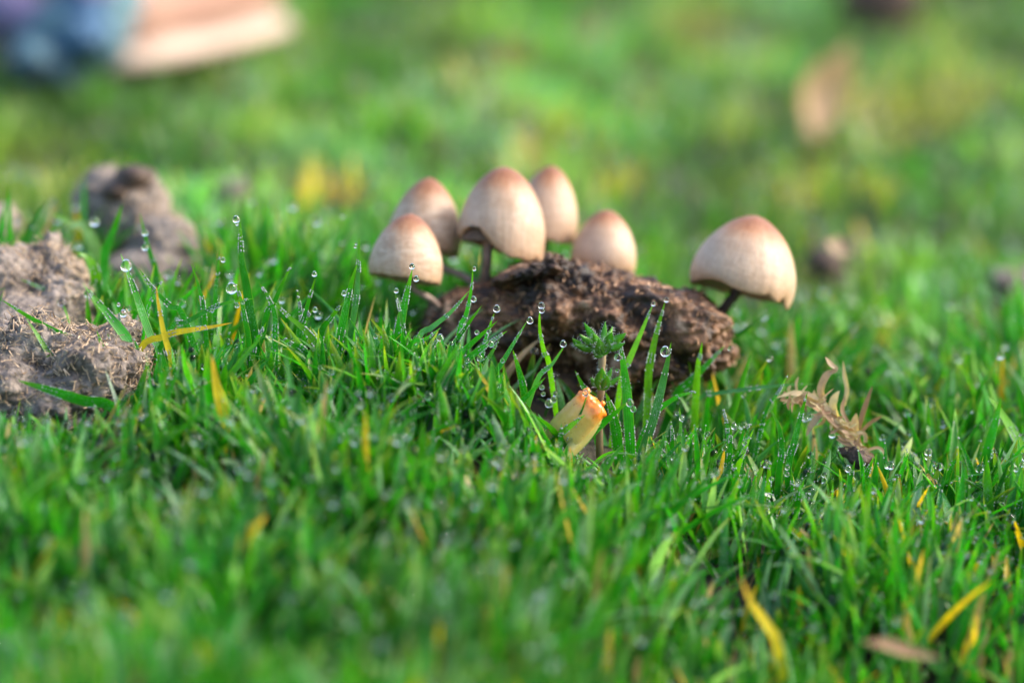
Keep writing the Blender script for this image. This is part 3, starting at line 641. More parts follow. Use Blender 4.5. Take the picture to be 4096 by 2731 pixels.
def lawn(name, n, xr, yr, L, W, seg, three, mat, tall=None, collect=None, xfun=None, fine=False):
    y = RNG.uniform(*yr, n) if xfun is None else xfun[1]; x = RNG.uniform(*xr, n) if xfun is None else xfun[0]
    # tufts: jitter toward clump centres
    cl = .018; cx = np.round(x/cl)*cl; cy = np.round(y/cl)*cl; h = np.sin(cx*7123.1+cy*3911.7)*.5+.5
    x = x+(cx-x)*.35*h; y = y+(cy-y)*.35*h
    keep = np.ones(n, bool)
    for (c2, (rx, ry)) in CLODS: keep &= ((x-c2[0])/(rx*.95))**2+((y-c2[1])/(ry*1.0+.004))**2 > 1
    z = T(x, y)*(1-sm(3, 8, np.hypot(x, y)))
    base = np.stack([x, y, z], 1)
    px, py, d = proj(base)
    keep &= ~((px > 400) & (px < 700) & (d > .752) & (d < .825))     # under the dung lump
    bad = (px > 400) & (px < 690) & (d > .715) & (d <= .752) & (RNG.random(n) < .3); keep &= ~bad
    base, px, py, d = base[keep], px[keep], py[keep], d[keep]; m = len(base); x, y = base[:, 0], base[:, 1]
    az = RNG.uniform(0, 2*np.pi, m); wind = .25
    ln = RNG.uniform(*L, m)*(.8+.35*np.sin(x*61+y*23)*np.sin(y*47-x*19))
    lean = np.abs(RNG.normal(0.30, .28, m)); curl = RNG.normal(.35, .5, m)
    dr = np.stack([np.cos(az)+wind, np.sin(az)*.8, np.zeros(m)], 1); dr /= np.linalg.norm(dr, axis=1)[:, None]
    # keep the view over the front grass as open as it is in the photograph
    for _ in range(3):
        tip = base+dr*(ln*(np.sin(lean)+.35*curl))[:, None]; tip[:, 2] += ln*np.cos(lean)
        tpx, tpy, td = proj(tip)
        env = np.interp(tpx, ENV_X, ENV_Y)+np.abs(RNG.normal(0, 16, m))-6
        over = (td < .742) & (td > -.6) & (tpy < env)
        hgt = np.maximum(1e-3, (env-tpy)*px_m(td)); ln = np.where(over, ln-hgt*1.05, ln)
    okk = ln > .004; base, az, ln, lean, curl, dr, x, y, px, py, d = [q[okk] for q in (base, az, ln, lean, curl, dr, x, y, px, py, d)]; m = len(base)
    wd = RNG.uniform(*W, m)*np.clip(ln/.02, .55, 1)
    ta = az+RNG.normal(0, .9, m)+np.pi/2; sv0 = np.stack([np.cos(ta), np.sin(ta), np.zeros(m)], 1)
    tw = RNG.normal(0, .5, m)
    t = np.linspace(0, 1, seg+1); nv = 3 if three else 2
    V = np.empty((m, seg+1, nv, 3)); AA = np.empty((m, seg+1, nv, 3)); AA[..., 2] = RNG.random(m)[:, None, None]
    side_up = np.array([0, 0, 1.0])
    for i, tt in enumerate(t):
        ctr = base+dr*(ln*(np.sin(lean)*tt+.35*curl*tt*tt))[:, None]
        ctr[:, 2] += ln*(np.cos(lean)*tt-.18*np.abs(curl)*tt**3)
        prof = min(1, (1-tt)/.5)**.65*(.78+.22*min(1, tt*4))+.015
        a = tw*tt; sv = sv0*np.cos(a)[:, None]+np.cross(side_up, sv0)*np.sin(a)[:, None]
        hw = (wd*.5*prof)[:, None]
        V[:, i, 0] = ctr-sv*hw; V[:, i, -1] = ctr+sv*hw; AA[:, i, :, 1] = tt; AA[:, i, 0, 0] = -1; AA[:, i, -1, 0] = 1
        if three:
            nn = np.cross(sv, side_up); V[:, i, 1] = ctr+nn*hw*.45+np.array([0, 0, -.0002]); AA[:, i, 1, 0] = 0
    # colours
    r = RNG.random(m); base_c = np.where(r[:, None] < .42, np.array(PAL['g']), np.where(r[:, None] < .62, np.array(PAL['d']), np.where(r[:, None] < .80, np.array(PAL['b']), np.array(PAL['g'])*.6+np.array(PAL['yg'])*.4)))
    lf = (np.sin(x*17+y*9)*np.sin(y*13-x*5+1)+1)*.5
    base_c = base_c*(.75+.5*lf)[:, None]*RNG.uniform(.8, 1.25, m)[:, None]
    fr = RNG.random(m); base_c = np.where((fr < .09)[:, None], np.array((.20, .42, .24))*RNG.uniform(.7, 1.3, (m, 1)), base_c)
    right = sm(640, 900, px)*sm(470, 560, py); midr = sm(430, 560, px)*sm(430, 500, py)
    r2 = RNG.random(m); py_y = .007+.035*right+.015*midr
    base_c = np.where((r2 < py_y)[:, None], np.array((.74, .48, .02))*RNG.uniform(.6, 1.1, (m, 1)), base_c)
    base_c = np.where(((r2 >= py_y) & (r2 < py_y+.012+.035*right))[:, None], np.array(PAL['t'])*RNG.uniform(.6, 1.1, (m, 1)), base_c)
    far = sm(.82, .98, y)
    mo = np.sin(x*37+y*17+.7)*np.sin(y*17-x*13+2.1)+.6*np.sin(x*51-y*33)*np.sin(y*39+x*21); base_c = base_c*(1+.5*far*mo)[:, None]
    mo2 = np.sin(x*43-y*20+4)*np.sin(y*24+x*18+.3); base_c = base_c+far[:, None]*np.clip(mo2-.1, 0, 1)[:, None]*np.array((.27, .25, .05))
    sky_sheen = np.sin(x*51+y*12+1)*np.sin(y*19+x*30+5); base_c = base_c+far[:, None]*np.clip(sky_sheen-.2, 0, 1)[:, None]*np.array((.20, .42, .32))  # pale cyan patches: sky reflection on wet far grass, put into blade colour
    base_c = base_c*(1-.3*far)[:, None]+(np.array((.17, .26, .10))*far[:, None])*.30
    for (qx, qy, rx, ry, colr, pr) in PATCH:
        dd = ((x-qx)/rx)**2+((y-qy)/ry)**2; hit = (dd < 1.0+RNG.normal(0, .25, m)) & (RNG.random(m) < min(1, pr*1.35))
        base_c = np.where(hit[:, None], np.array(colr)*RNG.uniform(.8, 1.2, (m, 1)), base_c)
    if name == 'short_grass':
        q1 = RNG.random(m); base_c = np.where((q1 < .16)[:, None], np.array((.42, .27, .13))*RNG.uniform(.5, 1.2, (m, 1)), base_c); base_c = np.where((q1 > .92)[:, None], np.array((.16, .08, .04)), base_c)
    C = np.ones((m, seg+1, nv, 4)); C[..., :3] = base_c[:, None, None, :]
    if not three or True:
        tipm = (RNG.random(m) < .3)[:, None, None, None]; k = np.array(t)[None, :, None, None]**8
        C[..., :3] = C[..., :3]*(1-k*tipm*.8)+np.array((.45, .42, .06))*k*tipm*.8
    rs = nv; b = (np.arange(m)*(seg+1)*nv)[:, None, None]; q = []
    for i in range(seg):
        for k in range(nv-1): q.append([i*rs+k, i*rs+k+1, (i+1)*rs+k+1, (i+1)*rs+k])
    F = (b+np.array(q)[None]).reshape(-1, 4)
    o = mesh_obj(name, V.reshape(-1, 3), F, mat, attrs={'tint': ('FLOAT_COLOR', C.reshape(-1, 4)), 'blade': ('FLOAT_VECTOR', AA.reshape(-1, 3))})
    tag(o, kind='stuff')
    if collect is not None: collect.append((V, ln, px, py, d))
    return o
NEARB = []; NEARF = []
a = lawn('lawn_grass', 12500, (-.19, .19), (.38, .84), (.022, .040), (.0020, .0034), 7, True, M_GRASS, collect=NEARB)
tag(a, 'dense dewy green grass of the lawn in front of and around the mushrooms')
a = lawn('tuft_grass', 800, (-.095, .020), (.655, .705), (.032, .050), (.0027, .0040), 8, True, M_GRASS, collect=NEARB)
tag(a, 'thick tuft of tall grass left of and before the dung lump')
a = lawn('wide_grass', 500, (-.17, .17), (.38, .60), (.018, .034), (.0034, .0048), 7, True, M_GRASS)
tag(a, 'broad blades of grass in the near foreground')
a = lawn('short_grass', 9000, (-.19, .19), (.38, .84), (.006, .017), (.0011, .0020), 4, True, M_GRASS)
tag(a, 'short under-layer of green and yellowing grass between the longer blades')
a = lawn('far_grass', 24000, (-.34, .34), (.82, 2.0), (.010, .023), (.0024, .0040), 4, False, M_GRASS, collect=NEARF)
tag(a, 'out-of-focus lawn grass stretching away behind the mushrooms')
n = 26000; rr = 10**RNG.uniform(math.log10(.3), math.log10(7), n); th = RNG.uniform(0, 2*np.pi, n)
xx = rr*np.sin(th); yy = .7+rr*np.cos(th); inside = (np.abs(xx) < .19+.15*(yy > .82)) & (yy > .38) & (yy < 2.0)
xx, yy = xx[~inside], yy[~inside]; clear = np.hypot(xx, yy-CAMP[1]) > .2; xx, yy = xx[clear], yy[clear]
a = lawn('outer_grass', len(xx), None, None, (.02, .034), (.003, .006), 3, False, M_GRASS, xfun=(xx, yy))
tag(a, 'grass of the surrounding lawn beyond the view')
# traced blades that only the crowd tells apart: one mass
V = np.vstack(POOL['V']); F = np.vstack(POOL['F'])
o = mesh_obj('focus_grass', V, F, M_GRASS, attrs={'tint': ('FLOAT_COLOR', POOL['T']), 'blade': ('FLOAT_VECTOR', POOL['A'])})
tag(o, 'crowd of sharp green grass blades in the plane of focus', kind='stuff')

# ------------------------------------------------------------------ dew
def drops_mesh(name, arr, sub, label, mat=None):
    arr = np.array(arr); dv, F = ICO[sub]; n = len(arr)
    V = arr[:, None, :3]+dv[None]*arr[:, None, 3:4]; FF = (F[None]+(np.arange(n)*len(dv))[:, None, None]).reshape(-1, 3)
    o = mesh_obj(name, V.reshape(-1, 3), FF, mat or M_WATER); tag(o, label, kind='stuff'); return o
Vn, ln, px, py, d = NEARB[0]
sel = np.where((np.abs(d-.70) < .045))[0]; RNG.shuffle(sel)
for i in sel[:2600]:
    for _ in range(4):
        j = RNG.integers(1, 7); k = RNG.choice([0, 2]); u = RNG.random()
        q = Vn[i, j, k]*(1-u)+Vn[i, min(7, j+1), k]*u; r = 10**RNG.uniform(-3.95, -3.45); BEADS.append((*(q-FWD*r*.7), r))
random.shuffle(BEADS)
drops_mesh('dew_beads', BEADS[:32000], 1, 'tiny dew beads lining the edges of the grass blades', M_MIST)
big = []
for (Vb, lb, pxb, pyb, db), cnt, rmin, rmax in ((NEARB[0], 1500, .0005, .0015), (NEARF[0], 1100, .0007, .0016)):
    vis = np.where((pxb > -60) & (pxb < 1090) & (pyb > -20) & (pyb < 760))[0]
    for i in RNG.choice(vis, min(cnt, len(vis)), replace=False):
        sg = Vb.shape[1]-1; j = sg if RNG.random() < .55 else RNG.integers(max(1, sg//2), sg+1)
        q = Vb[i, j].mean(0); r = RNG.uniform(rmin, rmax)**1.0; big.append((*(q+np.array([0, 0, -r*.4])-FWD*r*.5), r))
drops_mesh('dewdrops', big, 2, 'scattered larger dewdrops hanging on the lawn grass')
DROPS = [
 (945,877,15,.710,'dewdrop clinging to the left of the tip of the tallest blade, upper of two'),(948,895,7,.710,'tiny dewdrop under the one at the tip of the tallest blade'),
 (926,1153,23,.706,'big pear-shaped drop hanging left of the tallest blade at half its height'),
 (505,1062,24,.702,'very large clear drop wrapped round a blade below its tip, at left'),
 (474,1217,8,.702,'small drop on the tip of a short blade in front of the grey clod'),(493,1253,15,.704,'oval drop between a short blade and the grey clod'),
 (949,1221,10,.703,'round drop under the level blade, larger of the two near its tip'),(972,1209,7,.703,'smaller drop under the level blade, nearest its tip'),(849,1241,8,.703,'drop under the middle of the level blade'),
 (1258,1095,11,.710,'dewdrop balanced on the tip of a thin blade left of the mushrooms'),(1261,1238,11,.709,'dewdrop held on a side shoot, straight below another balanced drop'),
 (1376,1172,11,.709,'greenish drop left of the broad blade beside the leftmost mushroom'),(1424,974,5,.712,None),(1421,986,6,.712,None),
 (1648,1065,12,.709,'dewdrop on the tip of the wide blade, seen against the leftmost mushroom cap'),(1665,1114,12,.709,'dewdrop at the side of the wide blade, near the rim of the leftmost cap'),
 (1585,1162,10,.704,'drop on the crooked thin blade left of the wide one, under the leftmost cap'),(1897,1074,9,.712,'drop half hidden behind the tip of the narrow blade before the dung lump'),
 (1895,1196,12,.709,'drop on the right side of the narrow blade before the dung lump'),(1987,1234,15,.711,'large drop on top of a thin blade, against dark dung, left of the slanting blade'),
 (1964,1374,14,.702,'flattened drop clasped round the broad blade leaning far right'),(1920,1431,13,.702,'drop hanging under the broad blade leaning far right'),
 (1761,1350,15,.704,'hanging drop beneath the pale-tipped blade under the leftmost mushroom'),(1726,1402,10,.704,None),(1908,1328,10,.705,None),(1956,1325,10,.707,None),
 (2120,1281,14,.709,'drop at the upper end of the long slanting blade, against the dark lump'),
 (2166,1222,14,.717,'upper of two stacked drops on the slender blade before the dung lump'),(2167,1240,12,.716,'lower of two stacked drops on the slender blade before the dung lump'),
 (2253,1374,14,.708,'drop on the tip of the frosted blade left of the small weed'),
 (2168,1547,11,.704,None),(2173,1573,10,.704,None),(2220,1573,10,.699,'topmost small drop of the three clustered above the yellow petal'),(2216,1596,13,.699,'middle drop of the three clustered above the yellow petal'),(2196,1612,17,.698,'lowest and largest drop of the three clustered left of the yellow petal'),
 (1976,1540,14,.700,None),(1950,1545,13,.698,None),(2010,1440,10,.709,None),
 (2471,1427,15,.704,'drop at the left edge of the straight wide blade, below the weed'),(2520,1610,16,.699,'round drop in front of the straight wide blade, right of the yellow petal'),(2534,1634,13,.706,None),
 (2661,1405,21,.706,'large bright drop hanging at the tip of the stout folded blade'),(2614,1214,10,.726,None),(2666,1198,11,.728,None),
 (2342,1572,13,.694,'clear drop lying on the orange end of the yellow petal'),
 (2709,1652,8,.704,None),(2728,1670,12,.704,'drop right of a frosted blade in the grass below the dung lump'),(2979,1769,11,.706,None),(2937,1704,13,.706,'clear drop between two upright blades left of the straw-coloured tuft'),
 (3150,1868,11,.701,'upper drop of a vertical pair below the straw-coloured tuft'),(3149,1895,10,.701,'lower drop of a vertical pair below the straw-coloured tuft'),(3086,1914,11,.701,None),(3393,1874,14,.702,'large drop on the left of a blade, just below the foot of the straw-coloured tuft'),
 (2922,1393,11,.742,'blurred bright drop right of the dung lump'),(893,1039,10,.727,'soft drop right of a short blade, left of the tallest one'),
 (2120,1850,14,.66,None),(1990,1840,20,.65,None),(2470,1480,8,.704,None),(3330,1735,16,.735,'bluish bright drop under the straw-coloured tuft'),
 (730,2010,24,.63,None),(790,1765,30,.65,'white blurred drop in the left foreground grass'),(400,1770,22,.66,None),(2050,2320,38,.60,'bright blurred drop low in the centre foreground'),(580,930,14,.75,None),(580,988,14,.75,None),(378,885,20,.78,None),
 (1960,1085,0,0,None),
]
dv3, F3 = ICO[3]; extra = []
for (x, y, r, d, label) in DROPS:
    if r == 0: continue
    rr_ = r*px_m(d, 4); cpt = nat(x, y, d)
    if label is None: extra.append((*cpt, rr_)); continue
    V = dv3*rr_*np.array([1, 1, 1.08]); V[:, 2] *= np.where(V[:, 2] > 0, 1.1, .96); V[:, :2] *= (1-.14*np.clip(V[:, 2:3]/rr_, 0, 1))
    o = mesh_obj('dewdrop', V+cpt, F3, M_WATER, origin=cpt); tag(o, label, 'dewdrop', 'large dewdrops on the grass')
drops_mesh('small_drops', extra, 3, 'a few more clear drops among the sharp blades')

# ------------------------------------------------------------------ small hairy weed
def leaf_mesh(p0, p1, width, bend=0.0, roll=0.0, cup=.35, rings=10, prof=1.0, thick=.0002):
    p0, p1 = np.array(p0), np.array(p1); v = p1-p0; L = np.linalg.norm(v); t = v/L
    side = np.cross(t, FWD); side /= np.linalg.norm(side); nr = np.cross(side, t)
    sd = side*math.cos(roll)+nr*math.sin(roll); nn = np.cross(sd, t)
    if nn@FWD > 0: nn = -nn
    V, T1, A1 = [], [], []
    for i in range(rings):
        s = i/(rings-1); cc = p0+v*s+np.array([0, 0, 1])*bend*L*(s*s-s)+nn*0
        wv = width*(math.sin(math.pi*min(1, s*.86+.10))**prof)*(1 if s < .96 else .35)+1e-5
        V += [cc-sd*wv, cc-nn*cup*wv+nn*thick, cc+sd*wv, cc-nn*cup*wv-nn*thick]
        for ac in (-1, 0, 1, 0): T1.append((*PAL['wg'], 1)); A1.append((ac, s, .4))
    F = [[i*4+k, i*4+(k+1) % 4, (i+1)*4+(k+1) % 4, (i+1)*4+k] for i in range(rings-1) for k in range(4)]
    return np.array(V), F, T1, A1
PAL['wg'] = (.14, .40, .04)
wp = nat(2400, 1690, .716); wz = float(T(wp[0], wp[1]))
weed = empty('weed_seedling', (wp[0], wp[1], wz), 'small hairy green weed with a leaf rosette, before the dung lump behind the yellow petal', 'weed')
M_WSTEM = simple_material('weed_stem', [(.3, (.16, .14, .06)), (.7, (.30, .20, .12))], 200, sss=.2)
M_HAIR = simple_material('plant_hair', [(.3, (.6, .66, .6)), (.7, (.8, .82, .8))], 200)
DW = .709
pth = smooth_path([(wp[0], wp[1], wz-.002), nat(2398, 1640, DW+.003), nat(2404, 1560, DW), nat(2406, 1480, DW), nat(2412, 1400, DW), nat(2415, 1360, DW)], 24)
tv, tf = tube(pth, [.00095+.0002*math.sin(i*.9) for i in range(24)], 10); mesh_obj('stem', tv, tf, M_WSTEM, parent=weed)
hairs = []
def hair(p, dirv, L=.0011): hairs.append((p, dirv/np.linalg.norm(dirv)*L*random.uniform(.6, 1.2)))
for k in range(170):
    i = random.randrange(3, 22); sd = random.choice((-1, 1)); p = pth[i]*(1-random.random()*.0); q = pth[i+1]; u = random.random()
    hair(p*(1-u)+q*u+RGT*sd*.0009, RGT*sd+np.random.normal(0, .3, 3), .0009)
LEAVES = [  # base, tip (native px), width px, roll, depth shift at tip
 ((2405,1385),(2336,1288),17,.3,.000),((2400,1390),(2318,1335),15,.2,-.004),((2408,1380),(2355,1305),13,-.4,.004),((2412,1375),(2421,1284),12,.2,.0),((2418,1380),(2450,1303),12,-.3,.004),
 ((2425,1375),(2505,1330),17,.1,-.002),((2395,1392),(2296,1376),16,.2,-.003),((2330,1385),(2290,1352),14,.2,-.004),((2425,1395),(2500,1370),13,.2,-.005),((2400,1385),(2372,1330),16,0,-.006),((2420,1385),(2448,1325),17,0,-.006),
 ((2408,1420),(2395,1352),22,0,-.006),((2414,1420),(2432,1350),20,0,-.005),((2390,1385),(2350,1330),12,.4,.006),((2410,1425),(2372,1395),16,0,-.003),
 ((2400,1560),(2408,1468),24,0,-.004),((2408,1550),(2448,1468),13,.2,-.002),((2410,1548),(2482,1500),11,.1,-.002),((2398,1545),(2362,1508),14,0,-.001),((2403,1545),(2418,1470),15,0,.003),((2412,1560),(2432,1500),17,0,-.004)]
for (b, t_, wpx, rl, dd) in LEAVES:
    p0 = nat(*b, DW-.001); p1 = nat(*t_, DW+dd); wv = wpx*px_m(DW, 4)*1.1
    V, F, T1, A1 = leaf_mesh(p0, p1, wv, bend=.25, roll=rl+random.uniform(-.2, .2), prof=1.2)
    mesh_obj('leaf', V, F, M_GRASS, parent=weed, attrs={'tint': ('FLOAT_COLOR', T1), 'blade': ('FLOAT_VECTOR', A1)})
    for k in range(26):
        i = random.randrange(1, 9); e = random.choice((0, 2)); u = random.random()
        p = V[i*4+e]*(1-u)+V[(i+1)*4+e]*u; hair(p, (V[i*4+e]-V[i*4+1])/np.linalg.norm(V[i*4+e]-V[i*4+1])+(p1-p0)/np.linalg.norm(p1-p0)*.6+np.random.normal(0, .3, 3), .0012)
HV, HF = [], []
for (p, v) in hairs:
    s = np.cross(v, FWD); s /= np.linalg.norm(s); r = .00003; b = len(HV)
    HV += [p-s*r, p+s*r, p+FWD*r, p+v]; HF += [[b, b+1, b+3], [b+1, b+2, b+3], [b+2, b, b+3]]
h_ = mesh_obj('hairs', HV, HF, M_HAIR, parent=weed, smooth=False); tag(h_, kind='stuff')

# ------------------------------------------------------------------ rolled yellow petal
def petal_material():
    m, nt, out = newmat('yellow_petal')
    a = N(nt, 'ShaderNodeAttribute', attribute_name='along'); co = objco(nt)
    n1 = noise(nt, co, 160, 4); ad = N(nt, 'ShaderNodeMath', operation='MULTIPLY_ADD'); nt.links.new(n1, ad.inputs[0]); ad.inputs[1].default_value = .35; nt.links.new(a.outputs['Fac'], ad.inputs[2])
    r = ramp(nt, ad.outputs[0], [(.2, (.48, .42, .13)), (.55, (.66, .50, .15)), (.85, (.72, .42, .10)), (1.0, (.74, .22, .02)), ])
    sp = ramp(nt, noise(nt, co, 700, 2), [(.66, (1, 1, 1)), (.74, (.72, .45, .3))]); cc = mix(nt, 1, r.outputs[0], sp.outputs[0], 'MULTIPLY')
    p = N(nt, 'ShaderNodeBsdfPrincipled'); nt.links.new(cc, p.inputs['Base Color']); p.inputs['Roughness'].default_value = .22
    p.inputs['Subsurface Weight'].default_value = .35; p.inputs['Subsurface Radius'].default_value = (1, .6, .2); p.inputs['Subsurface Scale'].default_value = .002
    p.inputs['Coat Weight'].default_value = .4; p.inputs['Coat Roughness'].default_value = .1
    bp = N(nt, 'ShaderNodeBump'); bp.inputs['Strength'].default_value = .4; bp.inputs['Distance'].default_value = .0006
    nt.links.new(noise(nt, co, 260, 4), bp.inputs['Height']); nt.links.new(bp.outputs[0], p.inputs['Normal'])
    nt.links.new(p.outputs[0], out.inputs[0]); return m
M_PETAL = petal_material()
pr = nat(2230, 1790, .704)
petal = empty('fallen_petal', (pr[0], pr[1], float(T(pr[0], pr[1]))), 'pale yellow petal rolled into a tube with wet crinkled orange end, lying in the grass', 'petal')
axp = smooth_path([nat(2195, 1830, .708), nat(2250, 1755, .705), nat(2305, 1685, .703), nat(2350, 1635, .702), nat(2388, 1598, .702)], 34)
V, AL = [], []; SG = 56
wdt = [.0056, .0062, .0062, .0056, .0030]
for i in range(34):
    s = i/33; tn = axp[min(33, i+1)]-axp[max(0, i-1)]; tn /= np.linalg.norm(tn); sa = np.cross(tn, FWD); sa /= np.linalg.norm(sa); sb = np.cross(sa, tn)
    wr = np.interp(s, [0, .35, .7, .86, .94, .98, 1.0], [.0054, .0057, .0053, .0049, .0040, .0026, .0004])
    for k in range(SG):
        th = 2*math.pi*k/SG
        rr_ = wr*(1+.05*math.cos(3*th+1)+.03*math.sin(5*th)) ; cr = sm(.72, .95, s)
        nz = mn.fractal(Vector((math.cos(th)*2.2, math.sin(th)*2.2, s*7)), .8, 2, 3)
        rr_ *= 1+.22*cr*nz+.03*nz
        off = .0009*cr*mn.noise(Vector((math.cos(th)*3, math.sin(th)*3, s*3)))
        V.append(axp[i]+sa*rr_*math.cos(th)+sb*rr_*math.sin(th)*.62+tn*off); AL.append(s)
F = [[i*SG+k, i*SG+(k+1) % SG, (i+1)*SG+(k+1) % SG, (i+1)*SG+k] for i in range(33) for k in range(SG)]
mesh_obj('rolled_tube', V, F, M_PETAL, parent=petal, attrs={'along': ('FLOAT', AL)})
for j, (x, y, r) in enumerate([(2347, 1562, .0011), (2410, 1612, .0009), (2398, 1655, .0010)]):
    q = nat(x, y, .702); kv = ICO[3][0]*r*np.array([1.1, 1, .9]); kv = kv*(1+.12*np.sin(kv[:, :1]*4000+j))
    mesh_obj('knob', kv+q, ICO[3][1], M_PETAL, parent=petal, attrs={'along': ('FLOAT', np.full(len(kv), .8))})
# lower fold of the petal
LV, LF, _, _ = leaf_mesh(nat(2250, 1840, .700), nat(2405, 1665, .702), .0022, bend=-.05, cup=.5, rings=14, prof=.6)
mesh_obj('lower_fold', LV, LF, M_PETAL, parent=petal, attrs={'along': ('FLOAT', np.full(len(LV), .12))})

# ------------------------------------------------------------------ straw-coloured tuft at the right
sp0 = nat(3440, 1810, .728)
tuft = empty('dry_grass_tuft', (sp0[0], sp0[1], float(T(sp0[0], sp0[1]))), 'straw-coloured dead grass sprig with curled dry leaves, right of the dung lump', 'dry grass')
STR = [([(3105,1590),(3170,1570),(3240,1585),(3310,1640),(3380,1710),(3440,1790),(3470,1810)],30,0),([(3200,1600),(3290,1620),(3350,1700),(3430,1770)],34,.002),
 ([(3300,1425),(3325,1455),(3345,1475),(3320,1490)],15,.0),([(3345,1472),(3305,1500),(3282,1555),(3290,1590)],24,.0),([(3372,1440),(3378,1500),(3388,1560),(3375,1620)],14,.006),
 ([(3358,1560),(3338,1590),(3330,1625),(3345,1670)],26,.0),([(3225,1745),(3245,1700),(3290,1650),(3340,1680)],22,-.002),([(3120,1600),(3230,1605),(3300,1650),(3370,1730)],26,.003),([(3168,1650),(3172,1610),(3210,1585),(3270,1610)],12,-.002),([(3345,1755),(3390,1765),(3440,1775)],24,-.003),
 ([(3365,1820),(3410,1805),(3455,1795)],22,-.002),([(3425,1650),(3418,1700),(3425,1760)],26,.003),([(3490,1540),(3465,1610),(3440,1690),(3430,1750)],16,.006),([(3380,1580),(3370,1640),(3400,1700)],12,.004),
 ([(3260,1600),(3330,1680),(3390,1730),(3445,1800)],18,-.003),([(3530,1660),(3480,1690),(3450,1720)],12,.005),([(3560,1850),(3520,1790),(3460,1800)],9,-.002)]
main = smooth_path([(3120,1590),(3240,1590),(3330,1665),(3400,1745),(3465,1815)], 40)
for k in range(95):
    c0 = main[random.randrange(2, 39)]+np.array([random.gauss(0, 13), random.gauss(0, 13)]); an = random.choice((random.gauss(.7, .5), random.gauss(2.2, .5), random.gauss(3.9, .6), random.gauss(-.6, .5))); L_ = random.uniform(22, 62)
    e1 = c0+L_*.5*np.array([math.cos(an), math.sin(an)]); an += random.gauss(0, .6); e2 = e1+L_*.5*np.array([math.cos(an), math.sin(an)])
    STR.append(([tuple(e2), tuple(e1), tuple(c0)], random.uniform(4, 13), random.uniform(-.007, .008)))
for pts, wd, dd in STR:
    P3 = [nat(x, y, .734+dd) for x, y in pts]
    V, F, T1, A1, _, _ = blade_mesh(P3, wd*.66*px_m(.735, 4), random.uniform(-.4, .4), np.array(random.choice(((.56, .38, .27), (.46, .28, .20), (.62, .47, .33), (.34, .19, .12))))*random.uniform(.8, 1.25), fold=.5, rings=12, thick=.0003)
    mesh_obj('dry_leaf', V, F, M_DRY, parent=tuft, attrs={'tint': ('FLOAT_COLOR', T1), 'blade': ('FLOAT_VECTOR', A1)})
root_ = lump('root_clump', M_CLOD_D, (860, 458, .730), [(860, 458, .730, 13, 9, .004, -20), (846, 452, .732, 9, 6, .003, 0)], sub=4, n1=(.0015, 200), n2=(.001, 500), n3=(.0004, 1500), parent=tuft)

# ------------------------------------------------------------------ curled dead leaf lower right and blurred leaf far off
def curled_leaf(label, pts, wd, d, col, name='dead_leaf'):
    P3 = [nat(x, y, d) for x, y in pts]; q = P3[-1]
    V, F, T1, A1, _, _ = blade_mesh(P3, wd*.5*px_m(d, 4), .4, np.array(col), fold=.8, rings=20, thick=.0004)
    # lens-shaped
    n = 20; Vr = V.reshape(n, 3, 3); mid = Vr.mean(1, keepdims=True)
    prof = np.array([math.sin(math.pi*min(1, .08+.9*i/(n-1)))**.7 for i in range(n)])[:, None, None]; Vr = mid+(Vr-mid)*prof
    o = mesh_obj(name, Vr.reshape(-1, 3), F, M_DRY, attrs={'tint': ('FLOAT_COLOR', T1), 'blade': ('FLOAT_VECTOR', A1)}, origin=q); tag(o, label, 'dead leaf'); return o
curled_leaf('blurred reddish-brown curled dead leaf lying in the lower right foreground', [(3440, 2565), (3540, 2570), (3640, 2600), (3760, 2625)], 60, .565, (.36, .2, .13))
curled_leaf('blurred beige dead leaf standing up in the far lawn at the upper right', [(3400, 150), (3370, 260), (3300, 360), (3290, 480), (3270, 590)], 210, 1.25, (.58, .36, .26))
curled_leaf('blurred rounded beige leaf scrap just behind the lone mushroom, near the dark wet clod', [(3300, 960), (3370, 985), (3420, 1000)], 90, .92, (.4, .27, .2))

# ------------------------------------------------------------------ shoe and patterned cloth at the upper left
M_SHOE = simple_material('beige_shoe', [(.3, (.34, .19, .16)), (.7, (.44, .27, .21))], 30, rough=.5, bump=.1)
M_INDIGO = simple_material('indigo_cloth', [(.3, (.04, .02, .22)), (.7, (.09, .04, .34))], 40, rough=.8)
M_SOLE = simple_material('shoe_sole', [(.3, (.44, .34, .28)), (.7, (.55, .43, .36))], 30)
def cloth_material():
    m, nt, out = newmat('patterned_cloth'); co = objco(nt)
    v = N(nt, 'ShaderNodeTexVoronoi'); v.inputs['Scale'].default_value = 34; nt.links.new(co, v.inputs['Vector'])
    sp = N(nt, 'ShaderNodeSeparateColor'); nt.links.new(v.outputs['Color'], sp.inputs[0])
    r = ramp(nt, sp.outputs[0], [(0, (.05, .12, .22)), (.3, (.17, .14, .25)), (.5, (.10, .19, .23)), (.7, (.26, .22, .22)), (.85, (.22, .28, .22))]); r.color_ramp.interpolation = 'CONSTANT'
    p = N(nt, 'ShaderNodeBsdfPrincipled'); nt.links.new(r.outputs[0], p.inputs['Base Color']); p.inputs['Roughness'].default_value = .8
    nt.links.new(p.outputs[0], out.inputs[0]); return m
M_CLOTH = cloth_material()
g1, _ = ground_at(165, 107); g2, _ = ground_at(306, 66); g1[2] += .012; g2[2] += .012
shoe = empty('shoe', (g1+g2)/2, 'blurred pinkish beige shoe with indigo lining, far off at the upper left', 'shoe')
ax_ = g2-g1; ax_[2] = 0; Ls = np.linalg.norm(ax_); ax_ /= Ls; sd_ = np.array([-ax_[1], ax_[0], 0])
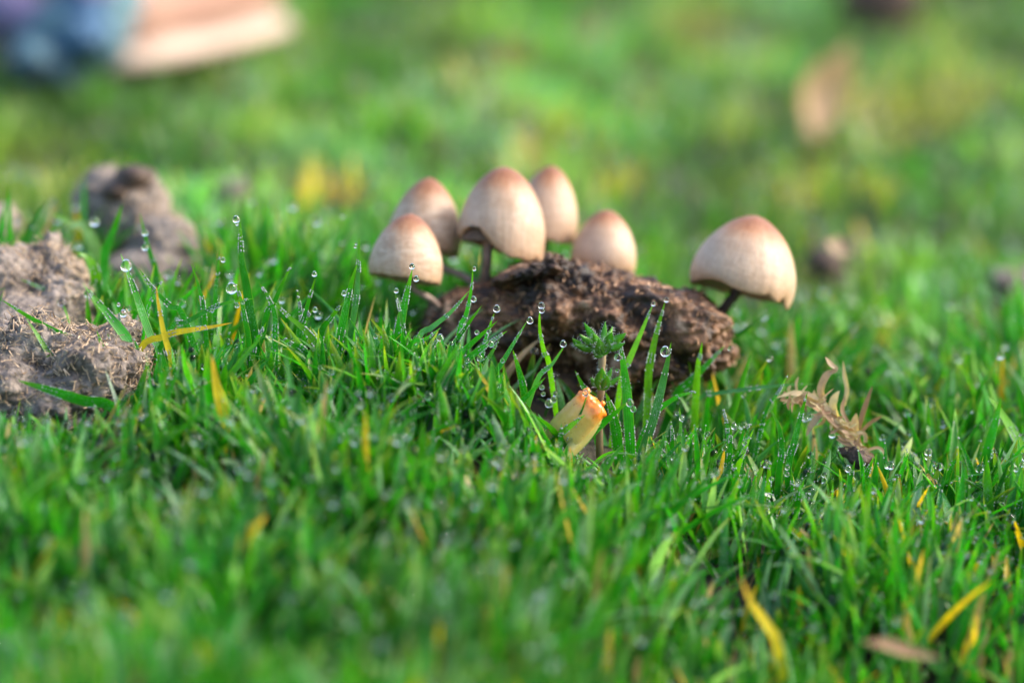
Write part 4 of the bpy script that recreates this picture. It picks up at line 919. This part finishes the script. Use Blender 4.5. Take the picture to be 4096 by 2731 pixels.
def loft(prof, seg=28, z0=0.0):
    V = []
    for (s, hw, h, off) in prof:
        for k in range(seg):
            th = 2*math.pi*k/seg; cx_, cz = math.cos(th), math.sin(th)
            ex = .62; u = abs(cx_)**ex*math.copysign(1, cx_)*hw; zz = (abs(cz)**ex*math.copysign(1, cz)*.5+.5)*h+z0
            V.append(g1+ax_*(s*Ls)+sd_*(u+off+.045)+np.array([0, 0, zz]) + np.array([0, 0, (g2-g1)[2]*s]))
    n = len(prof); F = [[i*seg+k, i*seg+(k+1) % seg, (i+1)*seg+(k+1) % seg, (i+1)*seg+k] for i in range(n-1) for k in range(seg)]
    return V, F
V, F = loft([(-.05, .004, .03, 0), (-.03, .028, .036, 0), (.1, .036, .040, 0), (.3, .036, .042, 0), (.5, .038, .044, 0), (.7, .040, .048, 0), (.9, .040, .052, 0), (1.0, .034, .050, 0), (1.04, .022, .042, 0), (1.05, .003, .03, 0)], z0=.008)
mesh_obj('upper', V, F, M_SHOE, parent=shoe)
V, F = loft([(-.07, .004, .008, 0), (-.05, .03, .012, 0), (.2, .040, .014, 0), (.5, .040, .012, 0), (.8, .043, .012, 0), (1.0, .038, .012, 0), (1.07, .024, .012, 0), (1.08, .003, .010, 0)])
mesh_obj('sole', V, F, M_SOLE, parent=shoe)
V, F = loft([(-.06, .004, .02, 0), (-.03, .030, .03, 0), (.1, .034, .045, 0), (.4, .034, .05, 0), (.66, .030, .04, 0), (.8, .012, .02, 0), (.82, .002, .01, 0)], z0=.040)
mesh_obj('lining', V, F, M_INDIGO, parent=shoe)
q, dq = ground_at(70, 116)
cloth = empty('patterned_cloth', q, 'blurred blue, purple and teal patterned cloth heaped left of the shoe', 'cloth')
lump('folds', M_CLOTH, (66, 40, dq), [(84, 38, dq, 32, 34, .03, 20), (46, 58, dq, 24, 20, .03, -20), (95, 8, dq+.02, 36, 36, .04, 0), (20, 18, dq+.06, 50, 34, .05, 10)], sub=6, n1=(.012, 22), n2=(.004, 60), n3=(.001, 200), parent=cloth)
